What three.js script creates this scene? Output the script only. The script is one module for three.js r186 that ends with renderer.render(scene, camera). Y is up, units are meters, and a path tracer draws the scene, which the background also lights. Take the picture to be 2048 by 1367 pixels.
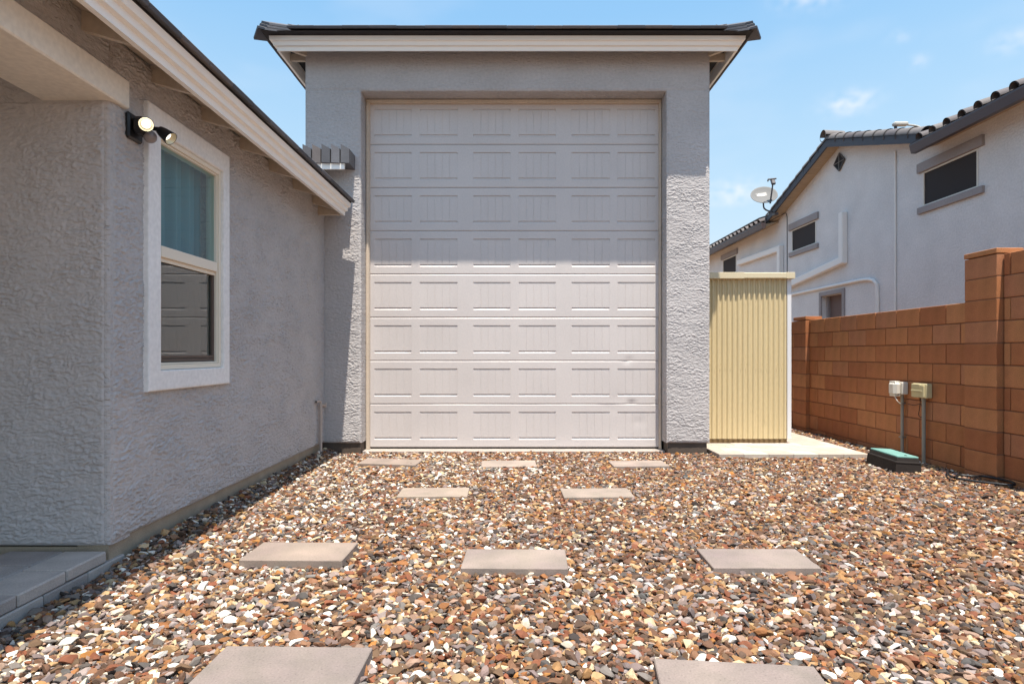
import * as THREE from 'three';
import { mergeGeometries, mergeVertices, toCreasedNormals } from 'three/addons/utils/BufferGeometryUtils.js';

/* ------------------------------------------------------------------ camera, sky, sun, exposure */
const scene = new THREE.Scene();
const W = 2048, H = 1367, F = 1225, CAM_Y = 1.17;
const camera = new THREE.PerspectiveCamera(2 * Math.atan(H / 2 / F) * 180 / Math.PI, W / H, 0.05, 400);
camera.position.set(0, CAM_Y, 0);
camera.lookAt(0, CAM_Y, -10);
camera.setViewOffset(W, H, 0, -22.5, W, H);       // shifted lens: verticals stay upright
scene.add(camera);

const renderer = new THREE.WebGLRenderer({ antialias: true });
renderer.setSize(1024, 683);
renderer.toneMapping = THREE.LinearToneMapping;
renderer.toneMappingExposure = 1.7;
renderer.shadowMap.enabled = true;

const SUN = new THREE.Vector3(0.25, 3.5, 1.0).normalize();      // towards the sun: high, behind the camera
const sun = new THREE.DirectionalLight(new THREE.Color(1, 0.925, 0.82), 5.0);
sun.position.set(SUN.x * 30, SUN.y * 30, SUN.z * 30 - 5);
sun.target.position.set(0, 0, -5);
sun.castShadow = true;
sun.shadow.mapSize.set(4096, 4096);
Object.assign(sun.shadow.camera, { left: -16, right: 16, top: 20, bottom: -20, near: 1, far: 70 });
sun.shadow.radius = 1;
scene.add(sun, sun.target);

/* ------------------------------------------------------------------ noise */
function rng(seed) { let s = seed >>> 0; return () => { s = (s + 0x6D2B79F5) >>> 0; let t = Math.imul(s ^ (s >>> 15), 1 | s); t = (t + Math.imul(t ^ (t >>> 7), 61 | t)) ^ t; return ((t ^ (t >>> 14)) >>> 0) / 4294967296; }; }
function makeNoise(seed) {                        // periodic gradient noise, period px by py
  const r = rng(seed), P = new Uint16Array(1024), gx = new Float32Array(256), gy = new Float32Array(256);
  const p = [...Array(256).keys()];
  for (let i = 255; i > 0; i--) { const j = Math.floor(r() * (i + 1)); [p[i], p[j]] = [p[j], p[i]]; }
  for (let i = 0; i < 1024; i++) P[i] = p[i & 255];
  for (let i = 0; i < 256; i++) { const a = r() * Math.PI * 2; gx[i] = Math.cos(a); gy[i] = Math.sin(a); }
  return (x, y, px, py) => {
    const fx = Math.floor(x), fy = Math.floor(y), dx = x - fx, dy = y - fy;
    const x0 = ((fx % px) + px) % px, y0 = ((fy % py) + py) % py, x1 = (x0 + 1) % px, y1 = (y0 + 1) % py;
    const u = dx * dx * dx * (dx * (dx * 6 - 15) + 10), v = dy * dy * dy * (dy * (dy * 6 - 15) + 10);
    const a = P[P[x0 & 255] + (y0 & 255)], b = P[P[x1 & 255] + (y0 & 255)], c = P[P[x0 & 255] + (y1 & 255)], d = P[P[x1 & 255] + (y1 & 255)];
    const n00 = gx[a] * dx + gy[a] * dy, n10 = gx[b] * (dx - 1) + gy[b] * dy, n01 = gx[c] * dx + gy[c] * (dy - 1), n11 = gx[d] * (dx - 1) + gy[d] * (dy - 1);
    return 1.4 * ((n00 + u * (n10 - n00)) * (1 - v) + (n01 + u * (n11 - n01)) * v);
  };
}
const N1 = makeNoise(11), N2 = makeNoise(23), N3 = makeNoise(37), N4 = makeNoise(51);
const fbm = (N, x, y, px, py, o) => { let s = 0, a = 1, t = 0; for (let i = 0; i < o; i++) { s += a * N(x, y, px, py); t += a; a *= 0.5; x *= 2; y *= 2; px *= 2; py *= 2; } return s / t; };
const sstep = (a, b, x) => { const t = Math.min(1, Math.max(0, (x - a) / (b - a))); return t * t * (3 - 2 * t); };
const clamp = (x, a, b) => Math.min(b, Math.max(a, x));

function heightTex(size, metres, fn) {            // float height map, tile of so many metres
  const d = new Float32Array(size * size * 4);
  for (let j = 0; j < size; j++) for (let i = 0; i < size; i++) { const h = fn(i / size, j / size), k = 4 * (j * size + i); d[k] = d[k + 1] = d[k + 2] = h; d[k + 3] = 1; }
  const t = new THREE.DataTexture(d, size, size, THREE.RGBAFormat, THREE.FloatType);
  t.wrapS = t.wrapT = THREE.RepeatWrapping; t.magFilter = THREE.LinearFilter; t.minFilter = THREE.LinearFilter;
  t.repeat.set(1 / metres, 1 / metres); t.needsUpdate = true; return t;
}
function colorTex(size, metres, fn, metresV = metres) {  // fn gives sRGB 0..1
  const d = new Uint8Array(size * size * 4);
  for (let j = 0; j < size; j++) for (let i = 0; i < size; i++) { const c = fn(i / size, j / size), k = 4 * (j * size + i); d[k] = clamp(c[0] * 255, 0, 255); d[k + 1] = clamp(c[1] * 255, 0, 255); d[k + 2] = clamp(c[2] * 255, 0, 255); d[k + 3] = 255; }
  const t = new THREE.DataTexture(d, size, size, THREE.RGBAFormat, THREE.UnsignedByteType);
  t.colorSpace = THREE.SRGBColorSpace; t.wrapS = t.wrapT = THREE.RepeatWrapping; t.magFilter = THREE.LinearFilter; t.minFilter = THREE.LinearFilter;
  t.repeat.set(1 / metres, 1 / metresV); t.needsUpdate = true; return t;
}

/* ------------------------------------------------------------------ sky */
{
  const w = 2048, h = 1024, d = new Float32Array(w * h * 4);
  const dirOf = (px, py) => new THREE.Vector3((px - 1024) / F, (706 - py) / F, -1).normalize();
  // small fair-weather clouds: direction, angular half width, half height, strength
  const clouds = [[1640, -25, 0.05, 0.020, 0.8], [1700, 206, 0.032, 0.014, 0.9], [1465, 385, 0.042, 0.018, 0.8], [1838, 122, 0.012, 0.008, 0.5], [2032, 80, 0.026, 0.014, 0.55], [1802, 72, 0.014, 0.007, 0.45], [520, 640, 0.12, 0.03, 0.5], [2500, 380, 0.10, 0.03, 0.7], [-300, 420, 0.12, 0.03, 0.6]].map(([x, y, a, b, s]) => { const v = dirOf(x, y); return { th: Math.atan2(v.x, -v.z), el: Math.asin(v.y), a, b, s }; });
  const stops = [[0, [0.80, 0.90, 0.97]], [0.10, [0.70, 0.855, 0.97]], [0.24, [0.53, 0.755, 0.95]], [0.5, [0.285, 0.55, 0.865]], [0.8, [0.21, 0.43, 0.77]], [1.58, [0.17, 0.36, 0.68]]];
  const K = 0.635;
  for (let j = 0; j < h; j++) {
    const el = ((j + 0.5) / h - 0.5) * Math.PI;
    let k = 0; const e = Math.max(0, el); while (k < stops.length - 2 && e > stops[k + 1][0]) k++;
    const t = clamp((e - stops[k][0]) / (stops[k + 1][0] - stops[k][0]), 0, 1);
    for (let i = 0; i < w; i++) {
      const ph = ((i + 0.5) / w - 0.5) * 2 * Math.PI, dx = Math.cos(ph) * Math.cos(el), dz = Math.sin(ph) * Math.cos(el);
      const th = Math.atan2(dx, -dz);
      let c = [0, 1, 2].map((q) => stops[k][1][q] + (stops[k + 1][1][q] - stops[k][1][q]) * t);
      if (el < 0) c = [0.30, 0.25, 0.20];
      else {                                      // clear-sky indicatrix: air scatters forward, so the sky brightens and whitens towards the sun
        const chi = Math.acos(clamp(dx * SUN.x + Math.sin(el) * SUN.y + dz * SUN.z, -1, 1));
        const f = (1 + 10 * (Math.exp(-3 * chi) - Math.exp(-1.5 * Math.PI)) + 0.45 * Math.cos(chi) ** 2), g = 1 + 0.4 * (f / 1.06 - 1), wgt = clamp((f - 1.1) / 8, 0, 0.7), lum = 0.2 * c[0] + 0.7 * c[1] + 0.1 * c[2];
        c = c.map((x, q) => (x + (lum * [1.06, 1.0, 0.98][q] - x) * wgt) * g);
      }
      if (el < 0) { /* ground side */ }
      else {
        let cov = 0;
        for (const q of clouds) {
          const ax = (th - q.th) / q.a, ay = (el - q.el) / q.b, r2 = ax * ax + ay * ay;
          if (r2 < 4) cov = Math.max(cov, 0.6 * q.s * Math.exp(-r2 * 1.1) * clamp(0.6 + 1.5 * fbm(N2, th * 60 + 100, el * 95 + 100, 256, 256, 5), 0, 1.3));
        }
        cov = Math.max(cov, 0.10 * sstep(0.0, 0.5, fbm(N3, th * 3 + 9.4, el * 9 + 2, 256, 256, 5)));
        c = c.map((x, q) => x + ([1.05, 1.02, 1.02][q] - x) * clamp(cov, 0, 1));
      }
      const o = 4 * (j * w + i); d[o] = c[0] * K; d[o + 1] = c[1] * K; d[o + 2] = c[2] * K; d[o + 3] = 1;
    }
  }
  const sky = new THREE.DataTexture(d, w, h, THREE.RGBAFormat, THREE.FloatType);
  sky.mapping = THREE.EquirectangularReflectionMapping; sky.magFilter = THREE.LinearFilter; sky.minFilter = THREE.LinearFilter; sky.needsUpdate = true;
  scene.background = sky; scene.environment = sky;
}

/* ------------------------------------------------------------------ helpers */
const taken = new Map();
function numbered(n) { const k = taken.get(n) || 0; taken.set(n, k + 1); return k ? `${n}_${String(k).padStart(3, '0')}` : n; }
function thing(name, label, category, group) { const o = new THREE.Group(); o.name = numbered(name); o.userData = { label, category }; if (group) o.userData.group = group; scene.add(o); return o; }
function struct(name, label) { const o = new THREE.Group(); o.name = numbered(name); o.userData = { kind: 'structure', label }; scene.add(o); return o; }
function part(name, geo, mat, parent) {
  const g = Array.isArray(geo) ? mergeGeometries(geo.map((x) => { const y = x.index ? x.toNonIndexed() : x; for (const k of Object.keys(y.attributes)) if (!['position', 'normal', 'uv'].includes(k)) y.deleteAttribute(k); return y; })) : geo;
  const m = new THREE.Mesh(g, mat); m.name = name; m.castShadow = m.receiveShadow = true; parent.add(m); return m;
}
function groupPart(name, parent) { const g = new THREE.Group(); g.name = name; parent.add(g); return g; }
function boxUV(g) {                               // uv in metres, planar per face
  g = g.index ? g.toNonIndexed() : g;
  const p = g.attributes.position, n = p.count, uv = new Float32Array(n * 2), a = new THREE.Vector3(), b = new THREE.Vector3(), c = new THREE.Vector3();
  for (let i = 0; i < n; i += 3) {
    a.fromBufferAttribute(p, i); b.fromBufferAttribute(p, i + 1); c.fromBufferAttribute(p, i + 2);
    const q = b.clone().sub(a).cross(c.clone().sub(a)), ax = Math.abs(q.x), ay = Math.abs(q.y), az = Math.abs(q.z);
    [a, b, c].forEach((v, k) => { const [U, V] = ay > ax && ay > az ? [v.x, v.z] : ax > az ? [v.z + 1.37, v.y] : [v.x, v.y]; uv[2 * (i + k)] = U; uv[2 * (i + k) + 1] = V; });
  }
  g.setAttribute('uv', new THREE.BufferAttribute(uv, 2)); return g;
}
function box(x0, x1, y0, y1, z0, z1) { const g = new THREE.BoxGeometry(x1 - x0, y1 - y0, z1 - z0); g.translate((x0 + x1) / 2, (y0 + y1) / 2, (z0 + z1) / 2); return boxUV(g); }
function polyGeo(faces) {                         // flat-shaded convex polygons
  const pos = []; for (const f of faces) for (let i = 1; i < f.length - 1; i++) pos.push(...f[0], ...f[i], ...f[i + 1]);
  const g = new THREE.BufferGeometry(); g.setAttribute('position', new THREE.Float32BufferAttribute(pos, 3)); g.computeVertexNormals(); return boxUV(g);
}
function chamferBox(w, h, d, c) {                 // 44 triangles, centred
  const X = w / 2, Y = h / 2, Z = d / 2, f = [];
  const P = (sx, sy, sz, k) => [sx * (X - (k === 0 ? 0 : c)), sy * (Y - (k === 1 ? 0 : c)), sz * (Z - (k === 2 ? 0 : c))];
  for (const s of [1, -1]) {
    const o = (a) => (s > 0 ? a : a.reverse());
    f.push(o([P(s, -1, 1, 0), P(s, -1, -1, 0), P(s, 1, -1, 0), P(s, 1, 1, 0)]));
    f.push(o([P(-1, s, 1, 1), P(1, s, 1, 1), P(1, s, -1, 1), P(-1, s, -1, 1)]));
    f.push(o([P(-1, -1, s, 2), P(1, -1, s, 2), P(1, 1, s, 2), P(-1, 1, s, 2)]));
  }
  for (const s of [1, -1]) for (const t of [1, -1]) {
    const o = (a) => (s * t > 0 ? a : a.reverse());
    f.push(o([P(s, t, 1, 0), P(s, t, -1, 0), P(s, t, -1, 1), P(s, t, 1, 1)]));
    f.push(o([P(1, s, t, 1), P(1, s, t, 2), P(-1, s, t, 2), P(-1, s, t, 1)].reverse()));
    f.push(o([P(s, 1, t, 0), P(s, 1, t, 2), P(s, -1, t, 2), P(s, -1, t, 0)].reverse()));
  }
  for (const a of [1, -1]) for (const b of [1, -1]) for (const q of [1, -1]) { const t = [P(a, b, q, 0), P(a, b, q, 1), P(a, b, q, 2)]; f.push(a * b * q > 0 ? t : t.reverse()); }
  return polyGeo(f);
}
const at = (g, x, y, z) => g.translate(x, y, z);
function cbox(x0, x1, y0, y1, z0, z1, c = 0.004) { return boxUV(at(chamferBox(x1 - x0, y1 - y0, z1 - z0, c), (x0 + x1) / 2, (y0 + y1) / 2, (z0 + z1) / 2)); }
function cyl(r0, r1, a, b, seg = 16) {            // cylinder from point a to point b
  const A = new THREE.Vector3(...a), B = new THREE.Vector3(...b), L = A.distanceTo(B);
  const g = new THREE.CylinderGeometry(r1, r0, L, seg); g.applyQuaternion(new THREE.Quaternion().setFromUnitVectors(new THREE.Vector3(0, 1, 0), B.clone().sub(A).normalize()));
  return g.translate((A.x + B.x) / 2, (A.y + B.y) / 2, (A.z + B.z) / 2);
}
function tube(pts, r, seg = 40, rad = 8, tension = 0.3) { return new THREE.TubeGeometry(new THREE.CatmullRomCurve3(pts.map((p) => new THREE.Vector3(...p)), false, 'catmullrom', tension), seg, r, rad); }
function shapeOf(pts) { const s = new THREE.Shape(); pts.forEach(([x, y], i) => (i ? s.lineTo(x, y) : s.moveTo(x, y))); s.closePath(); return s; }
function pathOf(pts) { const s = new THREE.Path(); pts.forEach(([x, y], i) => (i ? s.lineTo(x, y) : s.moveTo(x, y))); s.closePath(); return s; }
const rectPts = (a, b, c, d) => [[a, c], [b, c], [b, d], [a, d]];
function slabFront(shape, zFront, depth, bevel = 0.012) {   // wall that faces the camera, face at z = zFront
  const g = new THREE.ExtrudeGeometry(shape, { depth: depth - 2 * bevel, bevelEnabled: bevel > 0, bevelThickness: bevel, bevelSize: bevel, bevelOffset: -bevel, bevelSegments: 3, steps: 1 });
  return boxUV(g.translate(0, 0, zFront - depth + bevel));
}
function slabSide(shape, xFace, depth, faces, bevel = 0.012) {  // wall along depth: shape x is distance from the camera; faces +1 (towards +x) or -1
  const g = new THREE.ExtrudeGeometry(shape, { depth: depth - 2 * bevel, bevelEnabled: bevel > 0, bevelThickness: bevel, bevelSize: bevel, bevelOffset: -bevel, bevelSegments: 3, steps: 1 });
  g.rotateY(Math.PI / 2); return boxUV(g.translate((faces > 0 ? xFace - depth : xFace) + bevel, 0, 0));
}
function sweepZ(profile, Z0, Z1) {                // closed (x, y) profile run along depth from Z0 to Z1
  const g = new THREE.ExtrudeGeometry(shapeOf(profile), { depth: Z1 - Z0, bevelEnabled: false }); return boxUV(g.translate(0, 0, -Z1));
}
function sweepRect(profile, r) {                  // (out, y) profile mitred round a rectangle {x0,x1,z0,z1}
  const pos = [], ring = ([d, y]) => [[r.x0 - d, y, r.z1 + d], [r.x1 + d, y, r.z1 + d], [r.x1 + d, y, r.z0 - d], [r.x0 - d, y, r.z0 - d]];
  const f = []; for (let i = 0; i < profile.length; i++) { const a = ring(profile[i]), b = ring(profile[(i + 1) % profile.length]); for (let k = 0; k < 4; k++) f.push([a[k], a[(k + 1) % 4], b[(k + 1) % 4], b[k]]); }
  return polyGeo(f);
}
const C = (hex) => new THREE.Color(hex);
const M = (o) => new THREE.MeshStandardMaterial({ roughness: 0.8, ...o });

/* ------------------------------------------------------------------ materials */
console.log('textures');
const stuccoH = heightTex(2048, 4.096, (u, v) => {
  const wx = 0.9 * fbm(N3, u * 12, v * 14, 12, 14, 3), wy = 0.9 * fbm(N4, u * 14, v * 18, 14, 18, 3), big = N2(u * 14, v * 20, 14, 20);
  const n = fbm(N1, u * 40 + 1.5 * wx, v * 118 + 2.6 * wy, 40, 118, 4), m = fbm(N2, u * 120 + 2 * wx, v * 190 + 2 * wy, 120, 190, 3);
  const amp = 0.55 + 0.45 * sstep(-0.25, 0.3, N4(u * 9 + 2.2, v * 17, 9, 17));      // smooth trowelled fields beside rough ones
  const ledge = sstep(-0.06 + 0.14 * big, 0.04 + 0.14 * big, n), scrap = sstep(-0.04, 0.10, m);
  const fine = fbm(N3, u * 280, v * 330, 280, 330, 2), pit = sstep(0.36, 0.58, fbm(N4, u * 170, v * 200, 170, 200, 2));
  return 0.46 + amp * (0.24 * ledge + 0.20 * scrap) + 0.05 * fine - 0.24 * pit + 0.03 * N2(u * 500, v * 500, 500, 500);
});
const stuccoAt = (x, y) => { const d = stuccoH.image.data, n = 2048, U = ((x / 4.096) % 1 + 1) % 1 * n, V = ((y / 4.096) % 1 + 1) % 1 * n, i = Math.floor(U), j = Math.floor(V), a = U - i, b = V - j, q = (p, o) => d[4 * (((o + n) % n) * n + (p + n) % n)]; return (q(i, j) * (1 - a) + q(i + 1, j) * a) * (1 - b) + (q(i, j + 1) * (1 - a) + q(i + 1, j + 1) * a) * b; };
function coatGeo(a, b, c, d, deep, place, hole, du = 0.0052, dv = 0.0042) {   // trowelled plaster skin as real relief over the rectangle a..b, c..d
  const nx = Math.round((b - a) / du), ny = Math.round((d - c) / dv), g = new THREE.PlaneGeometry(b - a, d - c, nx, ny), p = g.attributes.position, uv = g.attributes.uv, px = new Float32Array(p.count), py = new Float32Array(p.count);
  for (let i = 0; i < p.count; i++) { const x = p.getX(i) + (a + b) / 2, y = p.getY(i) + (c + d) / 2, e = Math.min(x - a, b - x, y - c, d - y); px[i] = x; py[i] = y; p.setXYZ(i, ...place(x, y, -0.003 + sstep(0, 0.015, e) * (0.006 + deep * (stuccoAt(x * 1.55, y * 1.55) - 0.5)))); uv.setXY(i, x, y); }
  g.computeVertexNormals();
  if (hole) { const q = g.index.array, out = []; for (let i = 0; i < q.length; i += 3) { const x = px[q[i]], y = py[q[i]]; if (!(x > hole[0] && x < hole[1] && y > hole[2] && y < hole[3])) out.push(q[i], q[i + 1], q[i + 2]); } g.setIndex(out); }
  return g;
}
const stuccoC = colorTex(512, 2.7, (u, v) => { const n = 0.94 + 0.05 * fbm(N2, u * 5, v * 5, 5, 5, 4) + 0.05 * fbm(N1, u * 90, v * 90, 90, 90, 2); return [n, n, n]; });
const grainH = heightTex(512, 0.5, (u, v) => 0.5 + 0.3 * fbm(N1, u * 60, v * 60, 60, 60, 3) + 0.2 * fbm(N2, u * 12, v * 12, 12, 12, 2));
const mottle = colorTex(512, 0.9, (u, v) => { const n = 0.90 + 0.10 * fbm(N1, u * 7, v * 7, 7, 7, 5) + 0.09 * fbm(N3, u * 120, v * 120, 120, 120, 2), p = N4(u * 160, v * 160, 160, 160) > 0.62 ? 0.12 : 0; return [n - p, n * 0.995 - p, n * 0.985 - p]; });
const blockC = colorTex(512, 1.1, (u, v) => { const n = 0.88 + 0.12 * fbm(N2, u * 6, v * 6, 6, 6, 4) + 0.14 * fbm(N3, u * 150, v * 150, 150, 150, 2), p = N4(u * 130, v * 130, 130, 130) > 0.58 ? 0.13 : 0; return [n - p, n * (0.985 + 0.03 * N1(u * 4, v * 4, 4, 4)) - p, n * 0.97 - p]; });
const slabC = colorTex(512, 1.3, (u, v) => { const c = fbm(N2, u * 3, v * 3, 3, 3, 5), d = fbm(N4, u * 9, v * 9, 9, 9, 4), n = 0.86 + 0.16 * c + 0.08 * d + 0.07 * fbm(N3, u * 170, v * 170, 170, 170, 2), p = N1(u * 140, v * 140, 140, 140) > 0.6 ? 0.10 : 0; return [n - p, n * (0.985 - 0.02 * d) - p, n * (0.965 - 0.03 * c) - p]; });
const woodC = colorTex(512, 1.0, (u, v) => { const n = fbm(N1, u * 3, v * 90 + 2 * N2(u * 4, v * 6, 4, 6), 3, 90, 3); const q = 0.85 + 0.22 * n; return [q, q * 0.97, q * 0.92]; });
const steelC = colorTex(512, 3.0, (u, v) => { const n = 0.965 + 0.025 * fbm(N2, u * 6, v * 5, 6, 5, 4) + 0.02 * N3(u * 200, v * 120, 200, 120); return [n, n * 0.997, n * 0.993]; });
const steelH = heightTex(512, 0.35, (u, v) => 0.5 + 0.3 * fbm(N1, u * 70, v * 8, 70, 8, 2) + 0.12 * N2(u * 150, v * 150, 150, 150));

const stucco = (color, bump = 0.018) => M({ color, map: stuccoC, bumpMap: stuccoH, bumpScale: bump, roughness: 0.95 });
const MAT = {
  stucco: stucco(C(0xc1bcba)), stuccoNeighbour: stucco(C(0xe4e0dd), 0.008),
  trimStucco: M({ color: C(0xf5f3f0), map: stuccoC, bumpMap: grainH, bumpScale: 0.0012, roughness: 0.9 }),
  beam: M({ color: C(0xf5eddf), map: stuccoC, bumpMap: grainH, bumpScale: 0.001, roughness: 0.9 }),
  fascia: M({ color: C(0xf7f4ee), roughness: 0.55, bumpMap: grainH, bumpScale: 0.0006 }),
  timber: M({ color: C(0xcfc2b2), map: stuccoC, roughness: 0.8 }),
  foundation: M({ color: C(0xb3a490), map: mottle, bumpMap: grainH, bumpScale: 0.002 }),
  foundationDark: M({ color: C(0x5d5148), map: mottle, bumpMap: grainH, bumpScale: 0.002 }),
  tile: ['#64656b', '#707076', '#5a5b61', '#716a69'].map((c) => M({ color: C(c), map: mottle, bumpMap: grainH, bumpScale: 0.001, roughness: 0.75 })),
  deck: M({ color: C(0x2c2a2c), roughness: 0.9 }),
  darkMetal: M({ color: C(0x26262a), roughness: 0.5 }),
  door: M({ color: C(0xcec7c4), map: steelC, bumpMap: steelH, bumpScale: 0.0002, roughness: 0.42 }),
  jamb: M({ color: C(0xd3c2ae), map: stuccoC, roughness: 0.65 }),
  rubber: M({ color: C(0x141312), roughness: 0.8 }),
  concrete: M({ color: C(0xb5aaa2), map: mottle, bumpMap: grainH, bumpScale: 0.002, roughness: 0.9 }),
  vinyl: M({ color: C(0xe6dcca), roughness: 0.45 }),
  black: M({ color: C(0x17171a), roughness: 0.45 }),
};

/* ------------------------------------------------------------------ ground */
console.log('ground');
{
  const g = new THREE.PlaneGeometry(240, 240); g.rotateX(-Math.PI / 2); g.translate(0, -0.09, 0);
  const m = new THREE.Mesh(boxUV(g), M({ color: C(0x8a7058), map: mottle })); m.name = 'ground'; m.receiveShadow = true; m.userData = { kind: 'structure', label: 'bare desert soil under and beyond the yard' }; scene.add(m);
}
const ZF = 7.2, ZD = 7.474;                       // garage face and door face, distance from the camera

/* ------------------------------------------------------------------ garage */
console.log('garage');
{
  const t = thing('garage_building', 'tall grey stucco garage with white roll-up door and dark tiled eave', 'garage');
  const x0 = -2.434, x1 = 2.328, ox0 = -1.775, ox1 = 1.817, ot = 4.25;
  const front = shapeOf([[x0, 0.115], [ox0, 0.115], [ox0, ot], [ox1, ot], [ox1, 0.115], [x1, 0.115], [x1, 4.86], [x0, 4.86]]);
  part('wall', [slabFront(front, -ZF, 0.27, 0.016), box(x0 + 0.003, x0 + 0.2, 0.115, 4.86, -14.2, -ZF - 0.268), box(x1 - 0.2, x1 - 0.003, 0.115, 4.86, -14.2, -ZF - 0.268), box(x0 + 0.2, x1 - 0.2, 0.115, 4.86, -14.2, -14.0)], MAT.stucco, t);
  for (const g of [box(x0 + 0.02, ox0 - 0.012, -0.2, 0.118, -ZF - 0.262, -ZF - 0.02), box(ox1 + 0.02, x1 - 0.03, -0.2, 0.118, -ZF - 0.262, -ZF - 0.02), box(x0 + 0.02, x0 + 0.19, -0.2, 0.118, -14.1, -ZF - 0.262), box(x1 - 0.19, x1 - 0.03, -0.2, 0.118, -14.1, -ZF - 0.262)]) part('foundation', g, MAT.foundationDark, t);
  // trowelled coat over the front: real relief, so that the steep sun rakes it
  const coat = (a, b, c, d) => coatGeo(a, b, c, d, 0.0125, (x, y, h) => [x, y, -ZF + h]);
  part('trowelled_coat', [coat(x0 + 0.012, ox0 - 0.012, 0.125, ot), coat(ox1 + 0.012, x1 - 0.012, 0.125, ot), coat(x0 + 0.012, x1 - 0.012, ot + 0.012, 4.80)], stucco(MAT.stucco.color, 0.004), t);
  part('floor_slab', cbox(ox0 - 0.01, ox1 + 0.01, -0.2, 0.004, -13.9, -ZF - 0.10), MAT.concrete, t);
  // jamb boards and stop moulding
  part('jamb_trim', [cbox(ox0 + 0.001, ox0 + 0.045, 0.005, ot - 0.046, -ZD - 0.02, -ZD + 0.05), cbox(ox0 + 0.012, ox0 + 0.034, 0.005, ot - 0.046, -ZD + 0.05, -ZD + 0.062, 0.002)], MAT.jamb, t);
  part('jamb_trim', [cbox(ox1 - 0.028, ox1 - 0.001, 0.005, ot - 0.046, -ZD - 0.02, -ZD + 0.05), cbox(ox1 - 0.022, ox1 - 0.008, 0.005, ot - 0.046, -ZD + 0.05, -ZD + 0.062, 0.002)], MAT.jamb, t);
  part('head_trim', [cbox(ox0 + 0.001, ox1 - 0.001, ot - 0.045, ot - 0.001, -ZD - 0.02, -ZD + 0.05), cbox(ox0 + 0.012, ox1 - 0.012, ot - 0.034, ot - 0.014, -ZD + 0.05, -ZD + 0.062, 0.002)], MAT.jamb, t);
  part('door_seal', cbox(ox0 + 0.03, ox1 - 0.02, 0.004, 0.026, -ZD - 0.03, -ZD - 0.004, 0.003), MAT.rubber, t);

  // sectional door: eight pressed steel sections, six stamped plank panels in each
  const dx0 = -1.742, dx1 = 1.804, dy0 = 0.024, sh = 0.5275, cols = [[-1.684, -1.226], [-1.129, -0.665], [-0.476, -0.018], [0.079, 0.537], [0.726, 1.196], [1.287, 1.751]];
  const pyA = 0.092, pyB = 0.432;                 // panel bottom and top within a section
  const bev = 0.018, moat = 0.010, deep = 0.0115, plankTop = 0.002, gr = 0.004;
  const dents = [[1, 1.41, 1.075, 0.006, 0.05], [2, 1.43, 1.095, 0.005, 0.045], [1, 1.46, 0.565, 0.010, 0.05], [0, 1.55, 0.33, 0.004, 0.08], [1, 1.80, 0.575, 0.010, 0.045], [1, 1.30, 0.62, 0.003, 0.12], [0, 1.2, 0.50, 0.003, 0.12]];
  for (let s = 0; s < 8; s++) {
    const yb = dy0 + s * sh, top = sh - 0.003;
    const xs = new Set([dx0, dx1, dx0 + 0.004, dx1 - 0.004]), ys = new Set([0, 0.004, 0.010, top - 0.010, top - 0.004, top, pyA, pyA + bev, pyA + bev + moat, pyA + bev + moat + 0.002, pyB - 0.022, pyB - 0.019, pyB - 0.003, pyB]);
    const n = s < 3 ? 14 : 5;
    for (let i = 1; i < n; i++) ys.add(pyA + (pyB - pyA) * i / n);
    if (s < 3) for (let i = 1; i < 6; i++) { ys.add(0.010 + (pyA - 0.010) * i / 6); ys.add(pyB + (top - 0.010 - pyB) * i / 6); }
    const planks = cols.map(([a, b]) => { const A = a + 0.006, B = b - 0.006, w = (B - A) / 5, out = []; for (let k = 0; k < 5; k++) out.push([A + k * w + (k ? gr / 2 : 0), A + (k + 1) * w - (k < 4 ? gr / 2 : 0)]); return out; });
    cols.forEach(([a, b], c) => { [a, a + 0.012, b - 0.012, b].forEach((x) => xs.add(x)); planks[c].forEach(([p, q]) => { xs.add(p); xs.add(q); xs.add(p + 0.002); xs.add(q - 0.002); }); });
    if (s < 3) for (let x = 0.7; x < dx1; x += 0.02) xs.add(x);
    const X = [...xs].sort((a, b) => a - b).filter((v, i, A) => !i || v - A[i - 1] > 1e-4), Y = [...ys].sort((a, b) => a - b).filter((v, i, A) => !i || v - A[i - 1] > 1e-4);
    const depth = (x, y) => {
      let d = 0; const e = Math.min(y, top - y); if (e < 0.009) d += 0.006 * (1 - Math.max(0, e - 0.0) / 0.009);
      const c = cols.findIndex(([a, b]) => x >= a - 1e-6 && x <= b + 1e-6);
      if (c >= 0 && y >= pyA - 1e-6 && y <= pyB + 1e-6) {
        const [a, b] = cols[c], side = Math.min(x - a, b - x), pk = planks[c].some(([p, q]) => x >= p + 0.0015 && x <= q - 0.0015);
        const f = clamp(side / 0.012, 0, 1);      // grooves run out at the panel's sides
        if (y <= pyA + bev + 1e-6) d += f * deep * (y - pyA) / bev;
        else if (y < pyA + bev + moat + 1e-4) d += f * deep;
        else if (y > pyB - 0.0035) d += f * deep * (pyB - y) / 0.003;
        else if (y > pyB - 0.0195) d += f * deep;
        else d += f * (pk ? plankTop : plankTop + 0.003);
      }
      for (const [sec, cx, cy, amp, r] of dents) if (sec === s && amp) { const q = ((x - cx) / (r * 1.5)) ** 2 + ((yb + y - cy) / r) ** 2; d += amp * Math.exp(-q * 2.2); }
      d += 0.0016 * N1(x * 1.1 + s * 7.3, y * 1.8 + s, 256, 256);
      return d;
    };
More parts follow.
